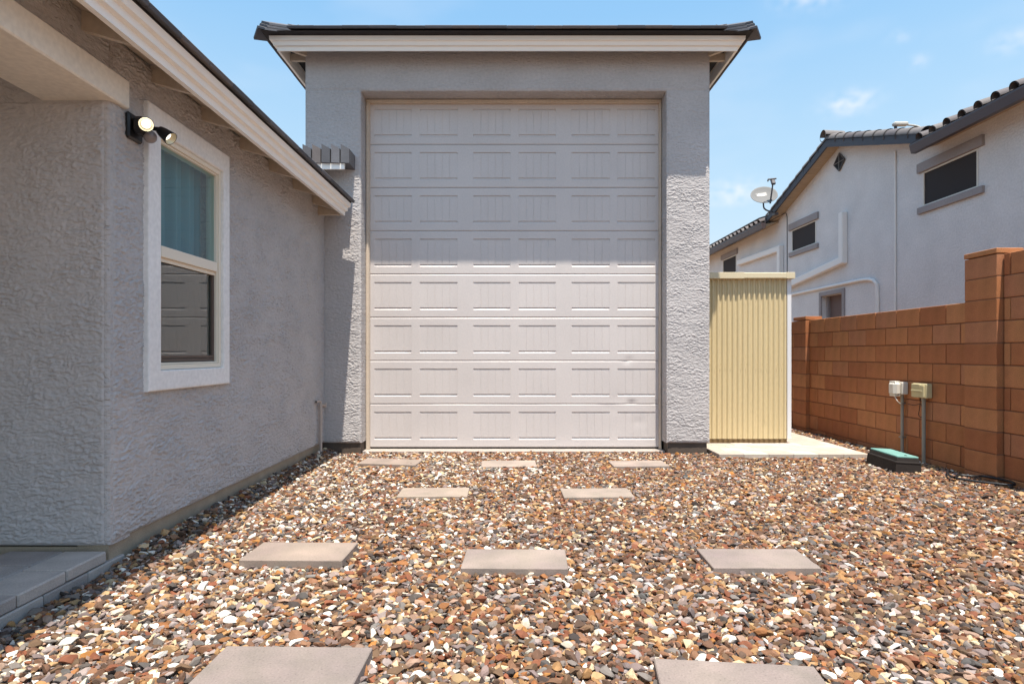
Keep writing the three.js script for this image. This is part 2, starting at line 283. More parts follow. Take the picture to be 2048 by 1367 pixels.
    const make = (inside) => {
      const pos = [], uv = [], P = (x, y) => { pos.push(x, yb + y, -ZD - depth(x, y)); uv.push(x, yb + y); };
      for (let i = 0; i < X.length - 1; i++) for (let j = 0; j < Y.length - 1; j++) {
        const mx = (X[i] + X[i + 1]) / 2, my = (Y[j] + Y[j + 1]) / 2;
        const c = my > pyA && my < pyB ? cols.findIndex(([a, b]) => mx > a && mx < b) : -1;
        if (c !== inside) continue;
        P(X[i], Y[j]); P(X[i + 1], Y[j]); P(X[i + 1], Y[j + 1]); P(X[i], Y[j]); P(X[i + 1], Y[j + 1]); P(X[i], Y[j + 1]);
      }
      const g = new THREE.BufferGeometry(); g.setAttribute('position', new THREE.Float32BufferAttribute(pos, 3)); g.setAttribute('uv', new THREE.Float32BufferAttribute(uv, 2));
      g.computeVertexNormals(); return toCreasedNormals(g, 0.3);
    };
    const back = box(dx0, dx1, yb, yb + top, -ZD - 0.05, -ZD - 0.036);
    const sec = part('door_section', [make(-1), back], MAT.door, t);
    for (let c = 0; c < 6; c++) part('panel', make(c), MAT.door, sec);
  }
  // eave: stepped fascia, soffit, rafters, deck and tiles
  const R = { x0, x1, z0: -14.2, z1: -ZF };
  part('fascia', sweepRect([[0.215, 4.61], [0.238, 4.605], [0.24, 4.652], [0.27, 4.656], [0.272, 4.698], [0.302, 4.702], [0.305, 4.745], [0.215, 4.745]], R), MAT.fascia, t);
  part('soffit', [polyGeo([[[x0 - 0.235, 4.742, -ZF + 0.235], [x1 + 0.235, 4.742, -ZF + 0.235], [x1 - 0.1, 4.85, -ZF - 0.1], [x0 + 0.1, 4.85, -ZF - 0.1]].reverse(), [[x1 + 0.235, 4.742, -ZF + 0.235], [x1 + 0.235, 4.742, -14.4], [x1 - 0.1, 4.85, -14.1], [x1 - 0.1, 4.85, -ZF - 0.1]].reverse(), [[x0 - 0.235, 4.742, -14.4], [x0 - 0.235, 4.742, -ZF + 0.235], [x0 + 0.1, 4.85, -ZF - 0.1], [x0 + 0.1, 4.85, -14.1]].reverse()])], MAT.timber, t);
  for (let z = 7.30; z < 9.6; z += 0.61) for (const s of [0, 1]) part('rafter_tail', s ? cbox(x1 - 0.01, x1 + 0.214, 4.655, 4.744, -z - 0.04, -z) : cbox(x0 - 0.214, x0 + 0.01, 4.655, 4.744, -z - 0.04, -z), MAT.timber, t);
  for (const s of [0, 1]) part('corner_brace', new THREE.BufferGeometry().copy(boxUV(cbox(-0.02, 0.02, 4.66, 4.74, -0.33, 0).rotateY(s ? Math.PI / 4 : -Math.PI / 4))).translate(s ? x1 + 0.21 : x0 - 0.21, 0, -ZF + 0.21), MAT.timber, t);
  const roof = groupPart('roof', t);
  const sl = 1 / 3, oe = 0.40, top = 1.0, cx = (x0 + x1) / 2, rz0 = -14.2 - oe, rz1 = -ZF + oe, half = (x1 - x0) / 2 + oe;
  const yE = 4.752, ridge = yE + half * sl;
  const ox = 0.36, A = [x0 - ox, yE, rz1], B = [x1 + ox, yE, rz1], Cc = [x1 + ox, yE, rz0], D = [x0 - ox, yE, rz0], E = [cx, ridge, rz1 - half], G = [cx, ridge, rz0 + half];
  part('roof_deck', polyGeo([[A, B, E], [B, Cc, G, E], [Cc, D, G], [D, A, E, G], [A, D, Cc, B]]), MAT.deck, roof);
  const tw = 0.305, tileG = chamferBox(tw - 0.001, 0.03, 0.42, 0.004); tileG.rotateX(Math.atan(sl)); const r = rng(5);
  const nT = Math.floor((x1 - x0 + 2 * oe - 0.5) / tw);
  for (let row = 0; row < 3; row++) for (let i = 0; i < nT - row * 2; i++) {
    const x = cx + (i - (nT - row * 2 - 1) / 2) * tw, m = part('tile', tileG, MAT.tile[Math.floor(r() * 4)], roof);
    m.position.set(x, yE + 0.021 + row * 0.117 + 0.068 + (r() - 0.5) * 0.004, -ZF + 0.44 - 0.2 - row * 0.35 + (r() - 0.5) * 0.006);
  }
  for (const s of [0, 1]) {                        // side eaves
    const g = chamferBox(0.42, 0.03, tw - 0.001, 0.004); g.rotateZ(s ? -Math.atan(sl) : Math.atan(sl));
    for (let i = 0; i < 8; i++) { const m = part('tile', g, MAT.tile[Math.floor(r() * 4)], roof); m.position.set(s ? x1 + 0.20 : x0 - 0.20, yE + 0.095 + (r() - 0.5) * 0.004, -ZF + 0.05 - i * tw); }
    // hip caps climbing from each corner, stacked starters first
    const dir = new THREE.Vector3(s ? -1 : 1, sl, -1).normalize(), yaw = Math.atan2(dir.x, dir.z) , hip = [];
    const capL = (len) => polyGeo((() => { const w = 0.15, dp = 0.075, th = 0.024, P = (a, z, k) => [a * w, (a ? -dp : 0) - (k ? th : 0), z]; const f = []; for (const a of [-1, 1]) { const q = [P(0, 0, 0), P(a, 0, 0), P(a, len, 0), P(0, len, 0)], b = [P(0, 0, 1), P(a, 0, 1), P(a, len, 1), P(0, len, 1)]; f.push(a < 0 ? q : [...q].reverse(), a < 0 ? [...b].reverse() : b, [P(0, 0, 0), P(0, 0, 1), P(a, 0, 1), P(a, 0, 0)], [P(a, 0, 0), P(a, 0, 1), P(a, len, 1), P(a, len, 0)]); } return f; })());
    const put = (len, along, up) => { const m = part('hip_tile', capL(len), MAT.tile[Math.floor(r() * 4)], roof); m.rotation.order = 'YXZ'; m.rotation.y = yaw; m.rotation.x = -Math.asin(dir.y); m.position.set((s ? x1 + 0.395 : x0 - 0.395) + dir.x * along, yE + 0.035 + up + dir.y * along, -ZF + 0.40 + dir.z * along); };
    put(0.30, 0.0, 0.022); put(0.34, 0.03, 0.052); put(0.40, 0.05, 0.082); put(0.4, 0.36, 0.09); put(0.4, 0.70, 0.09); put(0.4, 1.04, 0.09);
  }
}

/* ------------------------------------------------------------------ house on the left */
console.log('house');
const XH = -2.21, ZC = 3.36;
{
  const t = thing('house', 'single-storey grey stucco house with white-trimmed window and low tiled eave', 'house');
  const wall = shapeOf([[ZC + 0.003, 0.125], [ZF, 0.125], [ZF, 2.93], [ZC + 0.003, 2.93]].map(([z, y]) => [z, y]));
  wall.holes.push(pathOf(rectPts(3.79, 4.61, 1.065, 2.535)));
  const beamWall = shapeOf([[-1.5, 2.60], [ZC - 0.002, 2.60], [ZC - 0.002, 2.93], [-1.5, 2.93]]);
  part('wall', [slabSide(wall, XH, 0.2, 1, 0.018), slabSide(beamWall, XH, 0.2, 1, 0.006), slabFront(shapeOf(rectPts(-6.2, XH - 0.003, 0.112, 2.90)), -ZC, 0.2, 0.02), box(-6.4, -6.2, 0.1, 3.7, -8, 1.5), box(-6.2, XH - 0.2, 0.1, 3.4, -8.0, -7.3)], MAT.stucco, t);
  const side = (a, b, c, d, hole) => coatGeo(a, b, c, d, 0.026, (u, v, h) => [XH + h, v, -u], hole), facing = (a, b, c, d) => coatGeo(a, b, c, d, 0.026, (u, v, h) => [u, v, -ZC + h]);
  part('trowelled_coat', [side(ZC + 0.022, ZF - 0.002, 0.13, 2.92, [3.69, 4.68, 0.97, 2.65]), facing(-3.4, XH - 0.024, 0.117, 2.55)], stucco(MAT.stucco.color, 0.004), t);
  for (const g of [box(XH - 0.19, XH - 0.018, -0.2, 0.128, -ZF + 0.01, -ZC - 0.02), box(-6.1, XH - 0.19, -0.2, 0.103, -ZC - 0.18, -ZC - 0.018)]) part('foundation', g, MAT.foundation, t);
  part('interior_floor', box(-6.2, XH - 0.2, 0.06, 0.1, -7.3, -ZC - 0.2), MAT.timber, t);
  part('interior_ceiling', box(-6.2, XH - 0.2, 2.9, 2.93, -7.3, -ZC - 0.2), MAT.trimStucco, t);
  part('porch_beam', [cbox(XH - 0.374, XH + 0.036, 2.556, 2.715, -3.485, 1.5, 0.008)], MAT.beam, t);
  part('porch_ceiling', box(-6.2, XH - 0.2, 2.90, 2.93, -ZC, 1.5), MAT.beam, t);
  part('porch_post', cbox(XH - 0.36, XH + 0.02, 0.09, 2.556, 0.9, 1.28, 0.01), MAT.stucco, t);
  // eave
  const fz0 = -1.6, fz1 = 7.0;
  part('fascia', sweepZ([[-1.945, 2.744], [-1.909, 2.741], [-1.907, 2.786], [-1.879, 2.791], [-1.876, 2.831], [-1.85, 2.836], [-1.838, 2.875], [-1.945, 2.84]], -(-fz0), fz1), MAT.fascia, t);
  part('soffit', sweepZ([[-2.6, 3.06], [-1.93, 2.838], [-1.86, 2.862], [-2.6, 3.10]], fz0, fz1), MAT.timber, t);
  for (let k = -7; k < 7; k++) { const z = 3.16 + k * 0.603; part('rafter_tail', polyGeo((() => { const p = [[-2.215, 2.83], [-1.945, 2.752], [-1.945, 2.842], [-2.215, 2.931]], a = p.map(([x, y]) => [x, y, -z + 0.02]), b = p.map(([x, y]) => [x, y, -z - 0.02]); return [a, [...b].reverse(), [a[0], b[0], b[1], a[1]], [a[1], b[1], b[2], a[2]]]; })()), MAT.timber, t); }
  part('eave_return', sweepZ([[-2.205, 2.74], [-1.95, 2.742], [-1.95, 2.84], [-2.205, 2.92]], 6.955, 6.995), MAT.timber, t);
  const roof = groupPart('roof', t);
  part('roof_deck', sweepZ([[-1.84, 2.872], [-7.5, 4.76], [-7.5, 4.80], [-1.84, 2.902]], fz0, fz1), MAT.deck, roof);
  part('roof_flashing', sweepZ([[-1.95, 2.908], [-7.5, 4.76], [-7.5, 4.80], [-1.95, 2.94]], fz1 + 0.001, ZF - 0.004), MAT.deck, roof);
  const g = chamferBox(0.42, 0.03, 0.304, 0.004); g.rotateZ(-Math.atan(1 / 3)); const r = rng(9);
  for (let row = 0; row < 2; row++) for (let i = 0; i < 27; i++) { const m = part('tile', g, MAT.tile[Math.floor(r() * 4)], roof); m.position.set(-1.998 - row * 0.35, 2.964 + row * 0.117 + (r() - 0.5) * 0.004, -fz1 + 0.15 + i * 0.305); }
  // window: stucco surround, vinyl frame, two sashes, panes
  const WS = XH + 0.04;
  const sur = shapeOf(rectPts(3.66, 4.71, 0.938, 2.68)); sur.holes.push(pathOf(rectPts(3.79, 4.61, 1.065, 2.535)));
  const win = groupPart('window', t);
  part('window_surround', slabSide(sur, WS, 0.06, 1, 0.01), MAT.trimStucco, win);
  const fr = (a, b, c, d, w, x, th) => { const s = shapeOf(rectPts(a, b, c, d)); s.holes.push(pathOf(rectPts(a + w, b - w, c + w, d - w))); return slabSide(s, x, th, 1, 0.003); };
  part('window_frame', [fr(3.791, 4.609, 1.067, 2.534, 0.030, XH + 0.020, 0.10), fr(3.822, 4.578, 1.098, 2.503, 0.012, XH + 0.008, 0.07)], MAT.vinyl, win);
  part('sash', [slabSide(shapeOf(rectPts(3.835, 4.565, 1.775, 1.845)), XH + 0.014, 0.05, 1, 0.004), slabSide(shapeOf(rectPts(3.835, 4.565, 1.748, 1.774)), XH - 0.004, 0.03, 1, 0.003)], MAT.vinyl, win);
  part('sash', [fr(3.836, 4.564, 1.112, 1.772, 0.024, XH - 0.010, 0.03), slabSide(shapeOf(rectPts(3.862, 4.538, 1.138, 1.156)), XH - 0.008, 0.02, 1, 0.002)], M({ color: C(0x57483f), roughness: 0.6 }), win).userData.label = 'dark brown lower screen frame';
  const glass = new THREE.MeshPhysicalMaterial({ color: C(0xc6e4e6), transmission: 1, thickness: 0, roughness: 0.0, ior: 1.95 });
  const wavy = heightTex(256, 1.3, (u, v) => 0.5 + 0.5 * fbm(N2, u * 4, v * 4, 4, 4, 2));
  glass.bumpMap = wavy; glass.bumpScale = 0.0005;
  const pane = (a, b, c, d, x) => { const q = new THREE.PlaneGeometry(b - a, d - c, 1, 1); q.rotateY(Math.PI / 2); q.translate(x, (c + d) / 2, -(a + b) / 2); return boxUV(q); };
  part('pane', pane(3.833, 4.567, 1.84, 2.492, XH - 0.014), glass, win);
  part('pane', pane(3.86, 4.54, 1.138, 1.75, XH - 0.026), glass, win);
  part('insect_screen', box(XH - 0.045, XH - 0.042, 1.138, 1.75, -4.54, -3.86), new THREE.MeshStandardMaterial({ color: C(0x2e2b29), roughness: 0.9, transparent: true, opacity: 0.78 }), win);
  // curtain behind the upper sash
  const cg = new THREE.PlaneGeometry(0.86, 1.5, 160, 1), cp = cg.attributes.position;
  for (let i = 0; i < cp.count; i++) { const x = cp.getX(i); cp.setZ(i, 0.022 * Math.sin(x * 34) + 0.012 * Math.sin(x * 71 + 1) + 0.006 * Math.sin(x * 13)); }
  cg.computeVertexNormals(); cg.rotateY(Math.PI / 2); cg.translate(XH - 0.14, 1.80, -4.22);
  part('curtain', cg, new THREE.MeshPhysicalMaterial({ color: C(0x86b4bd), roughness: 1, side: THREE.DoubleSide, transmission: 0.25, thickness: 0 }), win);
}

/* small tiled roof return above the low eave, on the garage pier */
{
  const t = thing('roof_return', 'short tiled roof stub with pale fascia jutting from the garage pier', 'roof');
  const z = -6.93;
  part('fascia', sweepZ([[-2.95, 3.255], [-1.905, 3.262], [-1.905, 3.325], [-2.95, 3.325]], 6.955, 6.985), MAT.fascia, t);
  part('roof_deck', box(-2.95, -1.90, 3.33, 3.40, -ZF + 0.001, -6.96), MAT.deck, t);
  for (let i = 0; i < 9; i++) {
    const x = -1.845 - i * 0.108, w = 0.094, f = (zz) => [[x - w, 3.328, zz], [x, 3.322, zz], [x, 3.487, zz], [x - w, 3.535, zz]], a = f(z + 0.004 * (i % 3)), b = f(-ZF + 0.005);
    part('tile', polyGeo([a, [...b].reverse(), [a[1], b[1], b[2], a[2]], [a[2], b[2], b[3], a[3]], [a[3], b[3], b[0], a[0]], [a[0], b[0], b[1], a[1]]]), MAT.tile[i % 4], t);
  }
}

/* ------------------------------------------------------------------ patio of pavers at the left */
{
  const t = struct('patio', 'raised grey paver patio under the porch beam');
  const r = rng(31), mats = ['#b9b2ad', '#aea7a3', '#c2bab4', '#a59e9b'].map((c) => M({ color: C(c), map: mottle, bumpMap: grainH, bumpScale: 0.002, roughness: 0.85 }));
  part('bedding', box(-6.1, XH - 0.03, -0.2, 0.075, -ZC + 0.02, 1.5), MAT.foundation, t);
  const gA = chamferBox(0.294, 0.06, 0.222, 0.007), gB = chamferBox(0.226, 0.06, 0.294, 0.007);
  for (let i = 0; i < 21; i++) { const m = part('paver', gB, mats[Math.floor(r() * 4)], t); m.position.set(XH - 0.113, 0.062 + (r() - 0.5) * 0.003, -ZC + 0.17 + i * 0.302); }
  for (let i = 0; i < 21; i++) { const m = part('footing_paver', at(chamferBox(0.22, 0.07, 0.296, 0.006), 0, 0, 0), mats[Math.floor(r() * 4)], t); m.position.set(XH - 0.105, -0.006, -ZC + 0.02 + i * 0.302); }
  for (let row = 0; row < 8; row++) for (let i = 0; i < 16; i++) { const m = part('paver', gA, mats[Math.floor(r() * 4)], t); m.position.set(XH - 0.38 - row * 0.302, 0.062 + (r() - 0.5) * 0.003, -ZC + 0.135 + i * 0.230 + (row % 2) * 0.115); }
}

/* ------------------------------------------------------------------ paver pad beside the shed */
{
  const t = struct('paved_pad', 'pale paver pad around the corrugated shed');
  const r = rng(41), mats = ['#c9bcae', '#c2b4a6', '#d0c4b6', '#bdb0a4'].map((c) => M({ color: C(c), map: mottle, bumpMap: grainH, bumpScale: 0.002, roughness: 0.9 }));
  part('bedding', box(2.345, 4.03, -0.2, 0.012, -11.4, -6.93), MAT.concrete, t);
  const g = chamferBox(0.296, 0.05, 0.222, 0.004), gh = chamferBox(0.145, 0.05, 0.222, 0.004);
  for (let row = 0; row < 19; row++) { const odd = row % 2; for (let i = 0; i < 6; i++) {
    const half = odd && (i === 0 || i === 5), x = odd ? (i === 0 ? 2.42 : i === 5 ? 3.965 - 0.03 + 0.0 : 2.344 + 0.15 + i * 0.302 - 0.0) : 2.344 + 0.15 + i * 0.282;
    if (odd) { if (i > 5) continue; }
    const w = odd ? (i === 0 ? 0.136 : 0.278) : 0.278, xs = odd ? (i === 0 ? 2.344 : 2.344 + 0.141 + (i - 1) * 0.282) : 2.344 + i * 0.282;
    const m = part('paver', chamferBox(w, 0.05, 0.222, 0.004), mats[Math.floor(r() * 4)], t); m.position.set(xs + w / 2 + (r() - 0.5) * 0.002, 0.006 + (r() - 0.5) * 0.003, -6.92 - 0.112 - row * 0.227); if (!half && row > 40) m.rotation.y = 0;
    if (odd && i === 5) { const e = part('paver', chamferBox(0.137, 0.05, 0.222, 0.004), mats[Math.floor(r() * 4)], t); e.position.set(2.344 + 0.141 + 5 * 0.282 + 0.0685, 0.006, -6.92 - 0.112 - row * 0.227); }
  } }
}

/* ------------------------------------------------------------------ corrugated shed */
{
  const t = thing('metal_shed', 'tan corrugated metal shed standing between garage and block wall', 'shed');
  const zF = -7.76, x0 = 2.36, x1 = 3.487, y0 = 0.087, y1 = 2.12, pitch = 0.0654;
  const tan = M({ color: C(0xd2c096), map: steelC, roughness: 0.5, metalness: 0.0 });
  const corr = (w) => { const nx = Math.round(w / pitch * 12), ny = 40, g = new THREE.PlaneGeometry(w, y1 - y0, nx, ny); const p = g.attributes.position; for (let i = 0; i < p.count; i++) { const x = p.getX(i), y = p.getY(i), s = Math.sin((x / pitch) * 2 * Math.PI); let z = 0.012 * Math.sign(s) * Math.pow(Math.abs(s), 0.5); z -= 0.012 * Math.exp(-(((x - (3.20 - (x0 + x1) / 2)) / 0.025) ** 2 + ((y + 0.88) / 0.025) ** 2)); p.setZ(i, z); } g.computeVertexNormals(); return g; };
  const fp = corr(x1 - x0); part('front_panel', fp.translate((x0 + x1) / 2, (y0 + y1) / 2, zF), tan, t);
  const sp = corr(1.5).rotateY(Math.PI / 2); part('side_panel', sp.translate(x1 + 0.02, (y0 + y1) / 2, zF - 0.78), tan, t);
  part('back_panel', box(x0, x1, y0, y1, zF - 1.55, zF - 1.53), tan, t);
  const pale = M({ color: C(0xd7d6d6), roughness: 0.4 });
  part('corner_trim', [cbox(x1 - 0.001, x1 + 0.052, y0 - 0.004, y1, zF - 0.05, zF + 0.012, 0.004)], pale, t);
  part('roof_cap', [cbox(x0, 3.558, 2.112, 2.184, zF - 1.6, zF + 0.066, 0.006), cbox(x0, 2.92, 2.109, 2.187, zF - 1.6, zF + 0.069, 0.003), cbox(3.45, 3.561, 2.109, 2.187, zF - 1.6, zF + 0.069, 0.003)], M({ color: C(0xd5c8a8), map: steelC, roughness: 0.5 }), t);
  part('base_plank', [cbox(x0 - 0.02, 3.40, 0.031, 0.086, zF - 0.06, zF - 0.008), cbox(3.402, 3.49, 0.031, 0.086, zF - 1.5, zF - 0.006)], M({ color: C(0x8a7452), map: woodC, roughness: 0.85 }), t);
  const screw = new THREE.SphereGeometry(0.005, 8, 6); const sm = M({ color: C(0xb09c70), roughness: 0.4, metalness: 0.6 });
  for (let i = 0; i < 12; i++) { const m = part('screw', screw, sm, t); const k = Math.round(((i + 0.5) / 12) * 17); m.position.set((x0 + x1) / 2 + (k - 8.5 + 0.25) * pitch + 0.0, 1.03, zF + 0.011); }
}

/* ------------------------------------------------------------------ block wall */
console.log('block wall');
{
  const t = thing('block_wall', 'brown concrete block wall with two pilasters along the yard edge', 'wall');
  const XW = 4.46, XP = 4.405, h = 0.2032, L = 0.4064, j = 0.009, r = rng(77);
  const mats = ['#bf7f51', '#b8774a', '#c68858', '#b06f45', '#bc8059'].map((c) => M({ color: C(c), map: blockC, bumpMap: grainH, bumpScale: 0.003, roughness: 0.95 }));
  const mortar = M({ color: C(0x8a6048), map: mottle, roughness: 1 });
  const cache = new Map();
  const blk = (name, x, y0, y1, z0, z1, w = 0.19) => {   // z0<z1 are distances
    const hh = y1 - y0 - j, ll = z1 - z0 - j, key = `${hh.toFixed(3)},${ll.toFixed(3)},${w}`;
    if (!cache.has(key)) cache.set(key, chamferBox(w, hh, ll, 0.004));
    const g = cache.get(key), m = part(name, g, mats[Math.floor(r() * 5)], t);
    m.position.set(x + w / 2 + (r() - 0.5) * 0.004, (y0 + y1) / 2, -(z0 + z1) / 2);
  };
  const run = (top, rows, Za, Zb, phase) => {
    for (let k = 0; k < rows; k++) {
      const y1 = top - k * h, y0 = y1 - h, ph = phase + (k % 2 ? -L / 2 : 0);
      let z = Za; while (z < Zb - 1e-3) { let e = ph + (Math.floor((z - ph + 0.02) / L) + 1) * L; e = Math.min(e, Zb); if (Zb - e < 0.03) e = Zb; blk('block', XW, y0, y1, z, e); z = e; }
    }
    part('mortar', box(XW + 0.010, XW + 0.184, top - rows * h - 0.1, top - 0.006, -Zb + 0.002, -Za - 0.002), mortar, t);
  };
  run(1.67, 9, 5.97, 9.18, 6.29); run(1.67, 9, 9.58, 13.2, 6.29); run(2.076, 11, 3.2, 5.553, 6.29);
  const pil = (Zn, Zf, top, cap) => {
    for (let k = 0; k < 12; k++) { const y1 = top - k * h; if (y1 < 0.0) break; blk('pilaster_block', XP, y1 - h, y1, Zn, Zf, 0.24); }
    blk('cap_block', XP - 0.004, top, cap, Zn - 0.003, Zf + 0.003, 0.25);
    part('mortar', box(XP + 0.006, XP + 0.23, -0.2, top - 0.004, -Zf + 0.006, -Zn - 0.006), mortar, t);
  };
  pil(5.558, 5.964, 2.076, 2.132); pil(9.177, 9.583, 1.67, 1.728);
}

/* ------------------------------------------------------------------ neighbouring house */
console.log('neighbour');
{
  const t = thing('neighbour_house', 'tall pale stucco house with gable and dark barrel tiles beyond the wall', 'house');
  const X = 7.0, pk = 13.05, pkY = 5.56, e0 = 10.1, e1 = 16.05, eY = 4.63;
  const w = shapeOf([[1, -0.1], [27, -0.1], [27, 4.66], [e1, 4.66], [pk, 5.56 + 0.05], [e0, 4.66], [1, 4.66]]);
  const wins = [[9.19, 10.42, 3.66, 4.245], [14.09, 15.31, 3.69, 4.235], [19.1, 20.3, 3.69, 4.25]];
  for (const [a, b, c, d] of wins) w.holes.push(pathOf(rectPts(a, b, c, d)));
  w.holes.push(pathOf(rectPts(12.95, 13.82, 1.0, 2.45)));
  part('wall', slabSide(w, X, 0.25, -1, 0.006), MAT.stuccoNeighbour, t);
  part('rear_wall', [box(7.25, 13, -0.1, 4.6, -27, -26.8), box(12.9, 13.1, -0.1, 4.6, -26.8, -1), box(7.25, 13, -0.1, 4.6, -1.2, -1)], MAT.stuccoNeighbour, t);
  const trim = M({ color: C(0xa09896), map: stuccoC, bumpMap: grainH, bumpScale: 0.002, roughness: 0.9 }), scr = M({ color: C(0x2e2827), roughness: 0.85, bumpMap: grainH, bumpScale: 0.001 }), white = M({ color: C(0xd8d2c6), roughness: 0.5 });
  for (const [a, b, c, d] of wins) {
    const g = groupPart('window', t);
    const s = shapeOf(rectPts(a + 0.001, b - 0.001, c + 0.001, d - 0.001)); s.holes.push(pathOf(rectPts(a + 0.025, b - 0.025, c + 0.025, d - 0.025)));
    part('window_frame', slabSide(s, X - 0.008, 0.06, -1, 0.002), white, g);
    part('sun_screen', box(X + 0.012, X + 0.03, c + 0.02, d - 0.02, -b + 0.02, -a - 0.02), scr, g);
    part('lintel', cbox(X - 0.045, X + 0.05, d + 0.004, d + 0.165, -b - 0.11, -a + 0.13, 0.006), trim, g);
    part('sill', cbox(X - 0.045, X + 0.05, c - 0.115, c - 0.004, -b - 0.10, -a + 0.13, 0.006), trim, g);
  }
  {
    const g = groupPart('doorway', t);
    part('door_surround', [cbox(X - 0.03, X + 0.02, 0.5, 2.54, -13.91, -13.821), cbox(X - 0.03, X + 0.02, 0.5, 2.54, -12.949, -12.86), cbox(X - 0.029, X + 0.02, 2.451, 2.539, -13.82, -12.95)], trim, g);
    part('door_leaf', box(X + 0.15, X + 0.19, 1.0, 2.45, -13.82, -12.95), M({ color: C(0x6a5650), roughness: 0.7 }), g);
    part('door_frame', [box(X + 0.10, X + 0.15, 1.0, 2.45, -13.82, -13.74), box(X + 0.10, X + 0.15, 1.0, 2.45, -13.03, -12.95)], trim, g);
  }
  // gable rake: soffit, fascia, barrel tiles
  const XR = 6.70, dk = M({ color: C(0x3a3a42), roughness: 0.6 }), brown = M({ color: C(0x4b4144), roughness: 0.45 });
  const rake = (Za, Zb, ya, yb, th0, th1, xa, xb) => polyGeo((() => { const p = [[Za, ya + th0], [Zb, yb + th0], [Zb, yb + th1], [Za, ya + th1]], a = p.map(([z, y]) => [xa, y, -z]), b = p.map(([z, y]) => [xb, y, -z]); return [a, b, [a[0], b[0], b[1], a[1]], [a[1], b[1], b[2], a[2]], [a[2], b[2], b[3], a[3]], [a[3], b[3], b[0], a[0]]]; })());
  const sof = M({ color: C(0xc9b7a2), map: woodC });
  part('gable_fascia', rake(e0 - 0.1, pk, eY - 0.03, pkY, 0.0, 0.15, XR, XR + 0.03), dk, t);
  part('gable_fascia', rake(pk, e1 + 0.1, pkY, eY - 0.03, 0.0, 0.15, XR, XR + 0.03), dk, t);
  part('gable_soffit', [rake(e0 - 0.1, pk, eY - 0.03, pkY, 0.03, 0.05, XR + 0.03, X + 0.02), rake(pk, e1 + 0.1, pkY, eY - 0.03, 0.03, 0.05, XR + 0.03, X + 0.02)], sof, t);
  const roof = groupPart('roof', t);
  part('gable_deck', [rake(e0 - 0.1, pk, eY - 0.03, pkY, 0.12, 0.16, XR + 0.03, 10.5), rake(pk, e1 + 0.1, pkY, eY - 0.03, 0.12, 0.16, XR + 0.03, 10.5)], dk, roof);
  const tileM = ['#77716f', '#6b6566', '#7f7977'].map((c) => M({ color: C(c), map: mottle, roughness: 0.8 }));
  const barrel = (() => { const o = new THREE.CylinderGeometry(0.125, 0.105, 0.43, 14, 1, true, 0, Math.PI), i = new THREE.CylinderGeometry(0.108, 0.088, 0.43, 14, 1, true, 0, Math.PI); const e = new THREE.RingGeometry(0.108, 0.125, 14, 1, 0, Math.PI); e.rotateX(-Math.PI / 2); e.rotateY(Math.PI / 2); e.translate(0, 0.215, 0); i.scale(1, 1, 1); const m = mergeGeometries([o, i, e].map((g) => boxUV(g))); m.rotateZ(Math.PI / 2); return m; })();
  // barrel lies along local -x .. +x after rotateZ, opening downwards; aim it along the rake
  const r = rng(3);
  for (const s of [0, 1]) {
    const za = s ? e1 + 0.05 : e0 - 0.05, n = 9;
    for (let k = 0; k < n; k++) {
      const f = (k + 0.5) / n, z = za + (pk - za) * f, y = (eY - 0.03) + (pkY - eY + 0.03) * f + 0.16 + 0.01;
      const m = part('barrel_tile', barrel, tileM[Math.floor(r() * 3)], roof);
      const slope = Math.atan2(pkY - eY + 0.03, Math.abs(pk - za));
      m.rotation.order = 'YXZ'; m.rotation.y = s ? -Math.PI / 2 : Math.PI / 2; m.rotation.z = s ? slope : slope; m.position.set(XR + 0.10, y, -z);
    }
  }
  const cap = part('ridge_cap', barrel, tileM[2], roof); cap.position.set(XR + 0.14, pkY + 0.235, -pk); cap.rotation.z = 0;
  // eaves along the near and far roofs: gutter, deck, tile noses
  const eave = (Za, Zb) => {
    const XG = 6.55;
    part('gutter', sweepZ([[XG + 0.02, 4.45], [XG + 0.10, 4.45], [XG + 0.12, 4.595], [XG - 0.01, 4.60], [XG - 0.012, 4.575], [XG + 0.0, 4.53]], Za, Zb), brown, t);
    part('eave_soffit', sweepZ([[XG + 0.12, 4.50], [X + 0.02, 4.60], [X + 0.02, 4.64], [XG + 0.12, 4.56]], Za, Zb), sof, t);
    part('roof_deck', sweepZ([[XG + 0.08, 4.60], [13.5, 6.8], [13.5, 6.86], [XG + 0.08, 4.64]], Za, Zb), dk, roof);
    const nose = new THREE.CylinderGeometry(0.085, 0.085, 0.5, 12, 1, true, 0, Math.PI), noseIn = new THREE.CylinderGeometry(0.068, 0.068, 0.5, 12, 1, true, 0, Math.PI), rim = new THREE.RingGeometry(0.068, 0.085, 12, 1, 0, Math.PI); rim.rotateX(-Math.PI / 2); rim.rotateY(Math.PI / 2); rim.translate(0, 0.25, 0);
    const g = mergeGeometries([nose, noseIn, rim].map((q) => boxUV(q))); g.rotateZ(Math.PI / 2); g.rotateZ(Math.atan(0.318));
    for (let z = Za + 0.15; z < Zb - 0.1; z += 0.31) { const m = part('barrel_tile', g, tileM[Math.floor(r() * 3)], roof); m.position.set(XG + 0.23, 4.70, -z); }
    part('tile_pan', polyGeo([[[XG - 0.015, 4.605, -Za], [XG + 0.6, 4.80, -Za], [XG + 0.6, 4.80, -Zb], [XG - 0.015, 4.605, -Zb]]]), tileM[1], roof);
  };
  eave(1.0, e0 - 0.02); eave(e1 + 0.02, 27);
  // diamond gable vent
  const dz = 0.22, dy = 0.2, vent = groupPart('gable_vent', t), vy = 5.24;
  part('vent_plate', polyGeo([[[X - 0.02, vy - dy, -pk], [X - 0.02, vy, -pk + dz], [X - 0.02, vy + dy, -pk], [X - 0.02, vy, -pk - dz]]]), M({ color: C(0x1a1a1c) }), vent);
